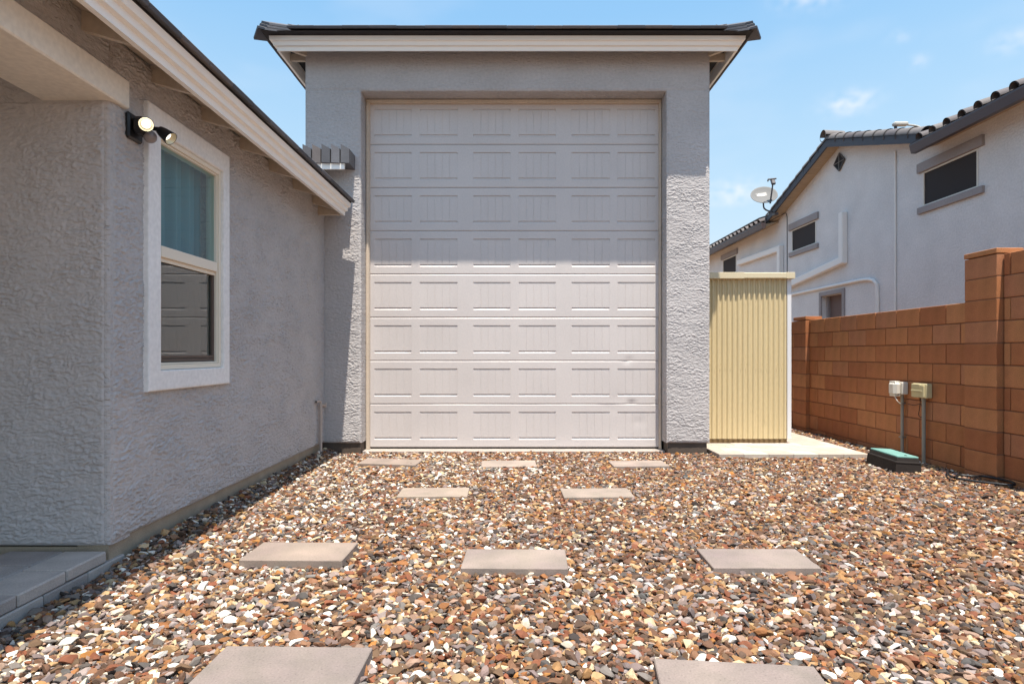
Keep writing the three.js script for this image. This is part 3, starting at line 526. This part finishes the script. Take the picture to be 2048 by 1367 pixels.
  for (let k = 0; k < 4; k++) part('vent_bar', cyl(0.010, 0.010, [X - 0.03, vy, -pk], k % 2 ? [X - 0.03, vy + (k === 1 ? 0.19 : -0.19), -pk] : [X - 0.03, vy, -pk + (k ? 0.2 : -0.2)], 6), M({ color: C(0x777472) }), vent);
  part('vent_bar', tube([[X - 0.026, vy + 0.19, -pk], [X - 0.026, vy, -pk + 0.215], [X - 0.026, vy - 0.19, -pk], [X - 0.026, vy, -pk - 0.215], [X - 0.026, vy + 0.19, -pk]], 0.012, 40, 5, 0.01), M({ color: C(0x555352) }), vent);
  // line covers, conduits and wires on the wall
  const cover = M({ color: C(0xe6e1db), roughness: 0.5 });
  const run = (name, pts, r0, m) => part(name, tube(pts, r0, 48, 10, 0.02), m, t);
  const duct = (pts, wdt) => { const gs = []; for (let i = 0; i < pts.length - 1; i++) { const [z0, y0] = pts[i], [z1, y1] = pts[i + 1], Lg = Math.hypot(z1 - z0, y1 - y0), g = chamferBox(0.12, wdt, Lg + wdt * 0.98, 0.015); g.rotateX(Math.atan2(y1 - y0, z1 - z0)); gs.push(g.translate(X - 0.055 - 0.003 * i, (y0 + y1) / 2, -(z0 + z1) / 2)); } part('line_cover', gs, cover, t); };
  duct([[12.85, 4.05], [12.85, 3.12], [16.6, 2.75]], 0.155);
  duct([[18.7, 3.93], [15.85, 3.88], [15.85, 2.2]], 0.155);
  run('conduit', [[X - 0.025, 2.63, -17], [X - 0.025, 2.63, -12.2], [X - 0.025, 2.60, -11.85], [X - 0.025, 2.5, -11.7], [X - 0.025, 2.2, -11.68], [X - 0.025, 0.5, -11.68]], 0.033, cover);
  run('conduit', [[X - 0.018, 4.85, -11.15], [X - 0.018, 3.5, -11.15], [X - 0.018, 0.5, -11.15]], 0.016, cover);
  run('cable', [[XR + 0.05, 4.62, -16.1], [X - 0.012, 4.75, -15.6], [X - 0.012, 4.6, -15.55], [X - 0.012, 2.0, -15.55]], 0.008, MAT.black);
}

/* satellite dish on the neighbour's rake */
{
  const t = thing('satellite_dish', 'grey satellite dish on a bent mast above the neighbour house rake', 'satellite dish');
  const c = new THREE.Vector3(6.42, 5.165, -15.6), nrm = new THREE.Vector3(-0.20, 0.62, 0.76).normalize();
  const q = new THREE.Quaternion().setFromUnitVectors(new THREE.Vector3(0, 1, 0), nrm);
  const P = []; for (let i = 0; i <= 10; i++) P.push(new THREE.Vector2(0.32 * i / 10, 0.055 * (i / 10) ** 2)); for (let i = 10; i >= 0; i--) P.push(new THREE.Vector2((0.32 + (i === 10 ? 0.004 : 0)) * i / 10, 0.055 * (i / 10) ** 2 - 0.012));
  const dg = new THREE.LatheGeometry(P, 40); dg.applyQuaternion(q); dg.translate(c.x, c.y, c.z);
  const grey = M({ color: C(0x686765), roughness: 0.7 }), dark = M({ color: C(0x4b4749), roughness: 0.5 });
  part('reflector', dg, grey, t);
  // lettering
  const cv = document.createElement('canvas'); cv.width = 256; cv.height = 128; const ctx = cv.getContext('2d'); ctx.fillStyle = '#686765'; ctx.fillRect(0, 0, 256, 128); ctx.fillStyle = '#f4f4f2'; ctx.font = 'bold 92px sans-serif'; ctx.textAlign = 'center'; ctx.textBaseline = 'middle'; ctx.fillText('dish', 128, 62);
  const tx = new THREE.CanvasTexture(cv); tx.colorSpace = THREE.SRGBColorSpace;
  const right = new THREE.Vector3(1, 0, 0).addScaledVector(nrm, -nrm.x).normalize(), up = nrm.clone().cross(right);
  const lg = new THREE.PlaneGeometry(0.27, 0.135, 8, 4), lp = lg.attributes.position;
  for (let i = 0; i < lp.count; i++) { const u = lp.getX(i) - 0.05, v = lp.getY(i) + 0.06, rr = Math.hypot(u, v) / 0.32, p = c.clone().addScaledVector(right, u).addScaledVector(up, v).addScaledVector(nrm, 0.055 * rr * rr + 0.005); lp.setXYZ(i, p.x, p.y, p.z); }
  lg.computeVertexNormals(); part('lettering', lg, M({ map: tx, roughness: 0.5 }), t);
  const bot = c.clone().addScaledVector(up, -0.30), feed = c.clone().addScaledVector(nrm, 0.40).addScaledVector(up, -0.02).addScaledVector(right, 0.17);
  part('feed_arm', cyl(0.022, 0.018, [bot.x + 0.08, bot.y, bot.z], [feed.x, feed.y, feed.z], 8), dark, t);
  part('receiver', at(chamferBox(0.10, 0.17, 0.07, 0.015), 0, 0, 0).rotateX(-0.5).translate(feed.x, feed.y + 0.02, feed.z), dark, t);
  part('receiver_horn', [cyl(0.02, 0.02, [feed.x - 0.12, feed.y + 0.08, feed.z], [feed.x + 0.08, feed.y + 0.10, feed.z], 8), cyl(0.018, 0.02, [feed.x - 0.12, feed.y + 0.08, feed.z], [feed.x - 0.13, feed.y + 0.03, feed.z], 8)], dark, t);
  part('mast', tube([[c.x + 0.0, c.y - 0.03, c.z - 0.05], [c.x + 0.01, c.y - 0.28, c.z - 0.03], [c.x + 0.08, c.y - 0.36, c.z], [6.72, 4.735, -15.6]], 0.02, 24, 8), M({ color: C(0x5d6066), roughness: 0.4, metalness: 0.5 }), t);
  part('mount', [cbox(6.66, 6.76, 4.68, 4.74, -15.67, -15.52)], dark, t);
}
/* solar panel on the far roof */
{
  const t = thing('solar_panel', 'dark solar panel lying on the far tiled roof', 'solar panel');
  const g = chamferBox(1.7, 0.04, 4.6, 0.006); g.rotateZ(Math.atan(0.318)); part('module', g.translate(7.55, 5.10, -19.0), M({ color: C(0x14161c), roughness: 0.25 }), t);
  part('rail', [cyl(0.02, 0.02, [7.0, 4.88, -21.2], [7.0, 4.88, -16.8], 6), cyl(0.02, 0.02, [7.0, 4.75, -20], [7.0, 4.90, -20], 6), cyl(0.02, 0.02, [7.0, 4.75, -18], [7.0, 4.90, -18], 6)], MAT.darkMetal, t);
}
/* street lamp seen over the gable */
{
  const t = thing('street_lamp', 'grey street lamp head on a curved arm showing over the gable tiles', 'street lamp');
  const m = M({ color: C(0xb2b0a8), roughness: 0.5 });
  part('pole', cyl(0.10, 0.07, [14.6, -0.1, -21], [14.6, 8.45, -21], 10), m, t);
  part('arm', tube([[14.6, 8.4, -21], [14.35, 8.72, -21], [13.9, 8.95, -21], [13.55, 9.0, -21]], 0.035, 24, 8), m, t);
  part('lamp_head', at(chamferBox(0.5, 0.13, 0.2, 0.04), 13.32, 9.02, -21), m, t);
  part('photocell', cyl(0.05, 0.05, [13.16, 8.74, -21], [13.16, 8.95, -21], 8), MAT.darkMetal, t);
}

/* ------------------------------------------------------------------ stepping stones */
console.log('stones');
const STEPS = [  // x, distance, turn, top height, label
  [-1.294, 6.53, -0.10, 0.008, 'slightly turned stepping stone by the shaded foot of the garage pier'],
  [-0.034, 6.47, 0.02, -0.004, 'stepping stone half buried in gravel before the middle of the door'],
  [1.326, 6.43, 0.03, 0.006, 'stepping stone in gravel before the dented side of the door'],
  [-0.652, 5.12, 0.01, 0.002, 'stepping stone in second row from the door, nearer the low house'],
  [0.704, 5.1, 0.02, 0.002, 'stepping stone in second row from the door, nearer the shed'],
  [-1.218, 3.53, -0.03, 0.022, 'stepping stone in third row from the door, nearest the window'],
  [0.017, 3.42, -0.03, 0.016, 'middle stepping stone of the third row from the door'],
  [1.372, 3.44, -0.02, 0.012, 'stepping stone in third row from the door, nearest the block wall'],
  [-0.832, 2.225, -0.03, 0.02, 'large mottled stepping stone cut by the picture bottom, nearer the patio'],
  [0.8, 2.11, -0.11, 0.018, 'turned stepping stone cut by the picture bottom, nearer the block wall'],
];
const SW = 0.575, SD = 0.315;
{
  const tones = ['#a2948b', '#ac9f96', '#a79991', '#b0a295', '#a89b90', '#a09289', '#9c9089', '#a0938c', '#938985', '#998d87'];
  STEPS.forEach(([x, Z, turn, top, label], i) => {
    const m = new THREE.Mesh(boxUV(chamferBox(i ? SW : 0.62, 0.05, SD, 0.004).translate(i * 0.37, 0, i * 0.61)).translate(-i * 0.37, 0, -i * 0.61), M({ color: C(tones[i]), map: slabC, bumpMap: grainH, bumpScale: 0.0015, roughness: 0.9 }));
    m.name = numbered('stepping_stone'); m.userData = { label, category: 'stepping stone', group: 'concrete stepping stones laid in the gravel' };
    m.castShadow = m.receiveShadow = true; m.position.set(x, top - 0.015, -Z); m.rotation.set(i === 1 ? 0.03 : 0.004, turn, i === 0 ? -0.012 : 0.004); scene.add(m);
  });
}

/* ------------------------------------------------------------------ small yard fittings */
const VB = { x: 3.90, Z: 6.27, turn: 0.02 };
{
  const t = thing('valve_box', 'black irrigation valve box with faded teal lid beside the block wall', 'valve box');
  t.position.set(VB.x, 0, -VB.Z); t.rotation.set(0.03, VB.turn, -0.06); t.scale.set(0.86, 0.94, 0.86);
  const m = M({ color: C(0x2e2724), map: mottle, roughness: 0.8, bumpMap: grainH, bumpScale: 0.002 });
  const taper = (w0, d0, w1, d1, y0, y1) => { const a = [[-w0, y0, d0], [w0, y0, d0], [w0, y0, -d0], [-w0, y0, -d0]], b = [[-w1, y1, d1], [w1, y1, d1], [w1, y1, -d1], [-w1, y1, -d1]]; const f = [b, [...a].reverse()]; for (let k = 0; k < 4; k++) f.push([a[k], a[(k + 1) % 4], b[(k + 1) % 4], b[k]]); return polyGeo(f); };
  part('body', [taper(0.155, 0.285, 0.145, 0.275, -0.12, 0.100), taper(0.135, 0.265, 0.128, 0.258, 0.100, 0.148)], m, t);
  part('collar', taper(0.150, 0.28, 0.146, 0.276, 0.1005, 0.113), m, t);
  const lid = part('lid', cbox(-0.126, 0.126, 0.147, 0.168, -0.256, 0.256, 0.006), M({ color: C(0x76a79f), map: mottle, roughness: 0.75, bumpMap: grainH, bumpScale: 0.002 }), t);
  part('lid_bolt', cyl(0.014, 0.014, [0, 0.1685, 0.21], [0, 0.173, 0.21], 10), MAT.black, lid);
}
{
  const XWf = 4.46, pvc = M({ color: C(0x8d8577), roughness: 0.55 }), metal = M({ color: C(0x8f8a80), roughness: 0.4, metalness: 0.6 });
  const a = thing('outlet_box', 'white bubble-covered outlet box on a strapped conduit against the block wall', 'outlet');
  const z = -6.94, white = M({ color: C(0xd0c9bb), roughness: 0.45 });
  part('box', cbox(XWf - 0.075, XWf - 0.003, 0.705, 0.845, z - 0.06, z + 0.06, 0.008), white, a);
  const bub = part('bubble_cover', cbox(XWf - 0.165, XWf - 0.076, 0.690, 0.850, z - 0.065, z + 0.065, 0.028), white, a);
  for (let k = 0; k < 4; k++) part('rib', cbox(XWf - 0.150 + k * 0.018, XWf - 0.144 + k * 0.018, 0.684, 0.856, z - 0.05, z + 0.05, 0.003), white, bub);
  part('conduit', cyl(0.017, 0.017, [XWf - 0.035, -0.1, z + 0.0], [XWf - 0.035, 0.704, z], 12), pvc, a);
  for (const y of [0.22, 0.60]) part('strap', cbox(XWf - 0.056, XWf - 0.004, y - 0.008, y + 0.008, z - 0.035, z + 0.022, 0.003), metal, a);
  part('cord', tube([[XWf - 0.14, 0.695, z + 0.02], [XWf - 0.12, 0.63, z + 0.05], [XWf - 0.07, 0.60, z + 0.03]], 0.005, 20, 6), white, a);
  const b = thing('timer_box', 'tan irrigation timer box on a grey conduit against the block wall', 'timer box');
  const z2 = -6.60, tan = M({ color: C(0xb9ad85), roughness: 0.55 });
  part('box', cbox(XWf - 0.075, XWf - 0.003, 0.690, 0.845, z2 - 0.105, z2 + 0.115, 0.008), tan, b);
  part('door', cbox(XWf - 0.092, XWf - 0.076, 0.695, 0.840, z2 - 0.10, z2 + 0.04, 0.005), tan, b);
  part('latch', [cbox(XWf - 0.100, XWf - 0.076, 0.70, 0.83, z2 + 0.046, z2 + 0.11, 0.005), cbox(XWf - 0.108, XWf - 0.1, 0.755, 0.775, z2 - 0.08, z2 + 0.10, 0.003)], tan, b);
  part('conduit', [cyl(0.019, 0.019, [XWf - 0.04, -0.1, z2 + 0.03], [XWf - 0.04, 0.689, z2 + 0.03], 12), cyl(0.023, 0.023, [XWf - 0.04, 0.66, z2 + 0.03], [XWf - 0.04, 0.6895, z2 + 0.03], 12)], pvc, b);
  part('wire', tube([[XWf - 0.035, 0.69, z2 - 0.03], [XWf - 0.03, 0.58, z2 - 0.05], [XWf - 0.03, 0.50, z2 - 0.07], [XWf - 0.03, 0.475, z2 - 0.03], [XWf - 0.03, 0.52, z2 - 0.0], [XWf - 0.03, 0.62, z2 - 0.03], [XWf - 0.04, 0.60, z2 - 0.12], [XWf - 0.05, 0.605, z2 - 0.22]], 0.004, 60, 6), M({ color: C(0x2a1512), roughness: 0.6 }), b);
}
{
  // loop of black drip hose, lying by the pilaster
  const pts = [[4.31, 0.02, -6.05], [4.13, 0.03, -5.80], [4.08, 0.024, -5.63], [4.18, 0.022, -5.48], [4.30, 0.022, -5.36], [4.37, 0.026, -5.33], [4.42, 0.03, -5.40], [4.43, 0.03, -5.52], [4.36, 0.034, -5.66], [4.26, 0.034, -5.66], [4.17, 0.036, -5.70], [4.06, 0.028, -5.62]];
  const m = part('hose_loop', tube(pts, 0.011, 120, 8, 0.5), MAT.black, scene); m.name = 'drip_hose'; m.userData = { label: 'loop of black drip hose on gravel by the near pilaster', category: 'hose' };
}
{
  const t = thing('drain_pipe', 'thin painted pipe with small elbow in the corner beside the garage pier', 'pipe');
  const m = M({ color: C(0xb3a59b), roughness: 0.5 }), z = -6.93, x = XH + 0.045;
  part('riser', cyl(0.016, 0.016, [x, -0.08, z], [x, 0.60, z], 12), m, t);
  part('elbow', tube([[x, 0.595, z], [x, 0.622, z + 0.006], [x - 0.004, 0.63, z + 0.03], [x - 0.01, 0.63, z + 0.14]], 0.013, 20, 8), m, t);
  part('valve', [cyl(0.014, 0.014, [x, 0.585, z], [x, 0.57, z - 0.12], 10), cbox(x - 0.02, x + 0.02, 0.545, 0.60, z - 0.16, z - 0.12, 0.004)], m, t);
}
/* security light beside the porch beam */
{
  const t = thing('security_light', 'black twin-head security light glowing at the house corner', 'light');
  const bk = MAT.black, x = XH, y = 2.475, z = -3.545;
  part('base', cbox(x + 0.001, x + 0.03, y - 0.075, y + 0.075, z - 0.075, z + 0.06, 0.01), bk, t);
  part('body', cbox(x + 0.031, x + 0.10, y - 0.045, y + 0.055, z - 0.06, z + 0.05, 0.02), bk, t);
  part('sensor', new THREE.SphereGeometry(0.036, 20, 14).translate(x + 0.10, y - 0.045, z - 0.025), M({ color: C(0x8c8483), roughness: 0.35 }), t);
  const head = (c, dir, lit) => {
    const d = new THREE.Vector3(...dir).normalize(), h = groupPart('lamp_head', t), L = 0.092, q = new THREE.Quaternion().setFromUnitVectors(new THREE.Vector3(0, 1, 0), d);
    const P = [[0.0, 0], [0.024, 0.004], [0.031, 0.03], [0.040, L], [0.037, L]].map(([a, b]) => new THREE.Vector2(a, b));
    const g = new THREE.LatheGeometry(P, 28); g.applyQuaternion(q); part('housing', g.translate(c[0], c[1], c[2]), bk, h);
    const rg = new THREE.LatheGeometry([[0.037, L - 0.001], [0.024, L - 0.030], [0.0, L - 0.030]].map(([a, b]) => new THREE.Vector2(a, b)), 28); rg.applyQuaternion(q); part('reflector', rg.translate(c[0], c[1], c[2]), M({ color: C(0xcdc2a6), roughness: 0.35, metalness: 0.4 }), h);
    const e = new THREE.CircleGeometry(0.0225, 24); e.applyQuaternion(new THREE.Quaternion().setFromUnitVectors(new THREE.Vector3(0, 0, 1), d)); const f = new THREE.Vector3(...c).addScaledVector(d, L - 0.028);
    part('lamp_lens', e.translate(f.x, f.y, f.z), M({ color: C(0x222222), emissive: new THREE.Color(1, 0.93, 0.76), emissiveIntensity: lit }), h);
    const s = new THREE.SpotLight(new THREE.Color(1, 0.85, 0.6), 1.5, 8, 0.9, 0.6); const p = new THREE.Vector3(...c).addScaledVector(d, L); s.position.copy(p); s.target.position.copy(p.clone().add(d)); s.castShadow = true; s.shadow.radius = 1.5; scene.add(s, s.target);
  };
  head([x + 0.105, y + 0.022, z + 0.02], [0.45, -0.42, 0.80], 4);
  head([x + 0.155, y - 0.004, z - 0.02], [0.80, -0.62, 0.05], 2);
  part('joint', [cyl(0.012, 0.012, [x + 0.06, y + 0.03, z], [x + 0.11, y + 0.02, z + 0.025], 8), cyl(0.012, 0.012, [x + 0.08, y + 0.01, z - 0.03], [x + 0.16, y - 0.002, z - 0.022], 8)], bk, t);
}

/* ------------------------------------------------------------------ gravel */
console.log('gravel');
{
  const bed = struct('gravel_bed', 'bed of mixed crushed rock covering the side yard');
  const bg = [box(-2.2, 4.47, -0.12, -0.045, -7.21, 1.5), box(4.035, 4.47, -0.12, -0.045, -13.2, -7.21), box(-1.76, 1.80, -0.12, -0.045, -7.30, -7.21)];
  part('soil', bg, M({ color: C(0x5f4a3a), map: mottle, bumpMap: grainH, bumpScale: 0.004, roughness: 1 }), bed);
  part('soil_bank', sweepZ([[-2.22, -0.1], [-1.99, -0.1], [-2.0, -0.045], [-2.10, -0.012], [-2.19, 0.016], [-2.22, 0.018]], 3.72, 7.19), bed.children[0].material, bed);
  const r = rng(2024);
  // stone shapes: spheres cut by random planes
  const variants = [];
  for (let v = 0; v < 10; v++) {
    let g = new THREE.IcosahedronGeometry(1, 1); const p = g.attributes.position, q = new THREE.Vector3();
    const planes = []; for (let k = 0; k < 11; k++) planes.push([new THREE.Vector3(r() * 2 - 1, r() * 2 - 1, r() * 2 - 1).normalize(), 0.36 + 0.34 * r()]);
    for (let i = 0; i < p.count; i++) { q.fromBufferAttribute(p, i); for (const [n, d] of planes) { const e = q.dot(n) - d; if (e > 0) q.addScaledVector(n, -e); } p.setXYZ(i, q.x, q.y, q.z); }
    g.deleteAttribute('normal'); g.deleteAttribute('uv'); g.computeVertexNormals(); g = toCreasedNormals(mergeVertices(g, 1e-4), 0.22);
    const uv = new Float32Array(g.attributes.position.count * 2); for (let i = 0; i < uv.length / 2; i++) { uv[2 * i] = g.attributes.position.getX(i) * 0.5 + g.attributes.position.getY(i) * 0.3 + v * 0.37; uv[2 * i + 1] = g.attributes.position.getZ(i) * 0.5 + g.attributes.position.getY(i) * 0.4; }
    g.setAttribute('uv', new THREE.BufferAttribute(uv, 2)); variants.push(g);
  }
  const pal = [['#d6cab6', 6], ['#cbb592', 6], ['#b8966c', 7], ['#a47c50', 8], ['#96643a', 8], ['#855036', 10], ['#70503c', 11], ['#624a3a', 11], ['#857470', 9], ['#a2938d', 8], ['#7d756f', 8], ['#5b5551', 7], ['#463b36', 8], ['#a58774', 9], ['#8a644a', 11], ['#b27a3e', 2], ['#e9e3d9', 7], ['#6f563f', 11]];
  const colors = pal.map(([c]) => C(c)), warmth = colors.map((c) => clamp((c.r - c.b) / (c.r + c.b) * 1.6 - 0.45, -0.4, 0.5)), light = colors.map((c) => c.g - 0.25);
  const pick = (x, Z) => {                        // the mix drifts: paler and greyer towards the house, browner towards the wall, with patches
    const t = clamp(0.45 * x / 2.2 + 0.9 * fbm(N3, x * 0.9 + 40, Z * 0.9 + 40, 256, 256, 3), -1, 1);
    let tot = 0; const w = pal.map(([, q], k) => { const v = q * Math.exp(1.3 * t * warmth[k] - 1.1 * t * light[k]); tot += v; return v; });
    let q = r() * tot, k = 0; while (k < w.length - 1 && (q -= w[k]) > 0) k++; return k;
  };
  const x0 = -2.2, x1 = 4.47, z0 = 0.9, z1 = 11.0, cs = 0.006, nx = Math.ceil((x1 - x0) / cs), nz = Math.ceil((z1 - z0) / cs), hf = new Float32Array(nx * nz);
  const mound = (x, Z) => 0.065 * sstep(-1.98, -2.19, x) * sstep(3.25, 3.7, Z);    // rock banked against the house
  for (let k = 0; k < nz; k++) for (let i = 0; i < nx; i++) hf[k * nx + i] = -0.040 + mound(x0 + i * cs, z0 + k * cs) + 0.010 * N2((x0 + i * cs) * 1.3 + 50, (z0 + k * cs) * 1.3 + 50, 256, 256);
  const steps = STEPS.map(([x, Z, t, , ], i) => ({ x, Z, c: Math.cos(t), s: Math.sin(t), w: (i ? SW : 0.62) / 2, d: SD / 2 }));
  const onStep = (x, Z, pad) => steps.some((q) => { const dx = x - q.x, dz = -(Z - q.Z), lx = dx * q.c - dz * q.s, lz = dx * q.s + dz * q.c; return Math.abs(lx) < q.w - pad && Math.abs(lz) < q.d - pad; });
  const ok = (x, Z) => {
    if (x < -2.185 || x > 4.45) return false;
    if (Z > 6.90 && x > 2.33 && x < 4.045) return false;
    if (Z > ZF - 0.005 && x < 4.045) return x > -1.75 && x < 1.79 && Z < 7.285;
    if (Math.abs(x - VB.x) < 0.128 && Math.abs(Z - VB.Z) < 0.24) return false;
    return true;
  };
  const list = [];
  const area = 6.65 * 6.3 + 0.4 * 3.8, NS = Math.round(area * 5200);
  const hAt = (x, Z) => hf[clamp(Math.floor((Z - z0) / cs), 0, nz - 1) * nx + clamp(Math.floor((x - x0) / cs), 0, nx - 1)];
  for (let n = 0; n < NS; n++) {
    const u = r(), a = u < 0.36 ? 0.005 + 0.0065 * r() : u < 0.92 ? 0.0105 + 0.0085 * r() : 0.018 + 0.009 * r(), b = a * (0.52 + 0.38 * r()), c = a * (0.36 + 0.32 * r());
    let best = null;
    for (let k = 0; k < 3; k++) {
      let x, Z; if (r() < 0.035) { x = 4.05 + 0.40 * r(); Z = 7.0 + 4.0 * r(); } else { x = x0 + (x1 - x0) * r(); Z = z0 + (7.3 - z0) * r(); }
      if (!ok(x, Z) || (onStep(x, Z, 0.004 + a * 0.35) )) continue;
      let s = 0, m = -1; for (let q = 0; q < 9; q++) { const an = q * 0.785, rr = q ? a * 0.7 : 0, h = hAt(x + Math.cos(an) * rr, Z + Math.sin(an) * rr); s += h; if (h > m) m = h; }
      const y = 0.55 * (s / 9) + 0.45 * m, rel = y - mound(x, Z); if (!best || rel < best.rel) best = { x, Z, y, rel };
    }
    if (!best) continue;
    const y = best.y + c * 0.62, rad = (a + b) / 2 * 0.92, ri = Math.ceil(rad / cs), ci = Math.floor((best.x - x0) / cs), ck = Math.floor((best.Z - z0) / cs);
    if (y + c * 0.7 > 0.028 + mound(best.x, best.Z)) continue;
    for (let k = -ri; k <= ri; k++) for (let i = -ri; i <= ri; i++) { const I = ci + i, K = ck + k; if (I < 0 || K < 0 || I >= nx || K >= nz) continue; const d2 = (i * i + k * k) * cs * cs / (rad * rad); if (d2 < 1) { const t = y + c * 0.72 * Math.sqrt(1 - d2); if (t > hf[K * nx + I]) hf[K * nx + I] = t; } }
    list.push({ x: best.x, Z: best.Z, y, a, b, c, v: Math.floor(r() * 10), col: pick(best.x, best.Z), yaw: r() * 6.283, t1: (r() - 0.5) * (r() < 0.2 ? 1.6 : 0.6), t2: (r() - 0.5) * (r() < 0.2 ? 1.6 : 0.6), sh: 0.72 + 0.5 * r(), h1: (r() - 0.5) * 0.14 });
  }
  // a few chips lying on the stepping stones
  for (const [i, lx, lz] of [[0, 0.19, 0.05], [0, 0.24, 0.08], [1, 0.0, -0.06], [1, 0.03, 0.02], [1, -0.02, 0.09], [1, -0.06, -0.1], [3, 0.06, -0.10], [3, 0.02, 0.09], [7, 0.13, 0.11], [7, 0.2, 0.12], [1, 0.1, 0.12], [1, 0.015, -0.13]]) {
    const q = steps[i], x = q.x + lx * q.c + lz * q.s, Z = q.Z - (-lx * q.s + lz * q.c); list.push({ x, Z, y: STEPS[i][3] + 0.004, a: 0.011, b: 0.009, c: 0.006, v: i % 10, col: 7 + (i % 5), yaw: lx * 40, t1: 0.1, t2: 0.1, sh: 1, h1: 0, chip: true });
  }
  console.log('stones placed', list.length);
  // the 300 that show largest become parts of their own; the rest one mass
  const cand = list.map((s, i) => ({ s, i })).filter(({ s }) => { const px = 1024 + s.x / s.Z * F, py = 706 + (CAM_Y - s.y) / s.Z * F; return px > 10 && px < 2038 && py > 700 && py < 1360 && s.y + s.c * 0.7 >= hAt(s.x, s.Z) - 0.0015; }).sort((p, q) => q.s.a / q.s.Z - p.s.a / p.s.Z);
  const own = new Set(cand.slice(0, 300).map((q) => q.i));
  const maps = { map: mottle, roughness: 0.85, bumpMap: grainH, bumpScale: 0.0012 };
  const mapS = mottle.clone(); mapS.repeat.set(0.35, 0.35); mapS.needsUpdate = true; const grS = grainH.clone(); grS.repeat.set(0.25, 0.25); grS.needsUpdate = true; maps.map = mapS; maps.bumpMap = grS;
  const palM = colors.map((c) => M({ ...maps, color: c }));
  const o = new THREE.Object3D(); o.rotation.order = 'YXZ';
  const pose = (s) => { o.position.set(s.x, s.y, -s.Z); o.rotation.set(s.t1, s.yaw, s.t2); o.scale.set(s.a * 1.55, s.c * 1.55, s.b * 1.55); o.updateMatrix(); };
  list.forEach((s, i) => { if (!own.has(i)) return; pose(s); const m = part('stone', variants[s.v], palM[s.col], bed); m.position.copy(o.position); m.rotation.copy(o.rotation); m.scale.copy(o.scale); });
  const mass = groupPart('loose_gravel', bed); mass.userData.kind = 'stuff';
  const white = M({ ...maps, color: 0xffffff });
  for (let v = 0; v < 10; v++) {
    const sub = list.filter((s, i) => s.v === v && !own.has(i)), im = new THREE.InstancedMesh(variants[v], white, sub.length); im.name = 'gravel'; im.userData.kind = 'stuff'; im.castShadow = im.receiveShadow = true;
    const c = new THREE.Color(); sub.forEach((s, k) => { pose(s); im.setMatrixAt(k, o.matrix); im.setColorAt(k, c.copy(colors[s.col]).multiply(new THREE.Color(s.sh * (1 + s.h1), s.sh, s.sh * (1 - s.h1 * 0.6)))); }); im.instanceMatrix.needsUpdate = true; mass.add(im);
  }
}

renderer.render(scene, camera);
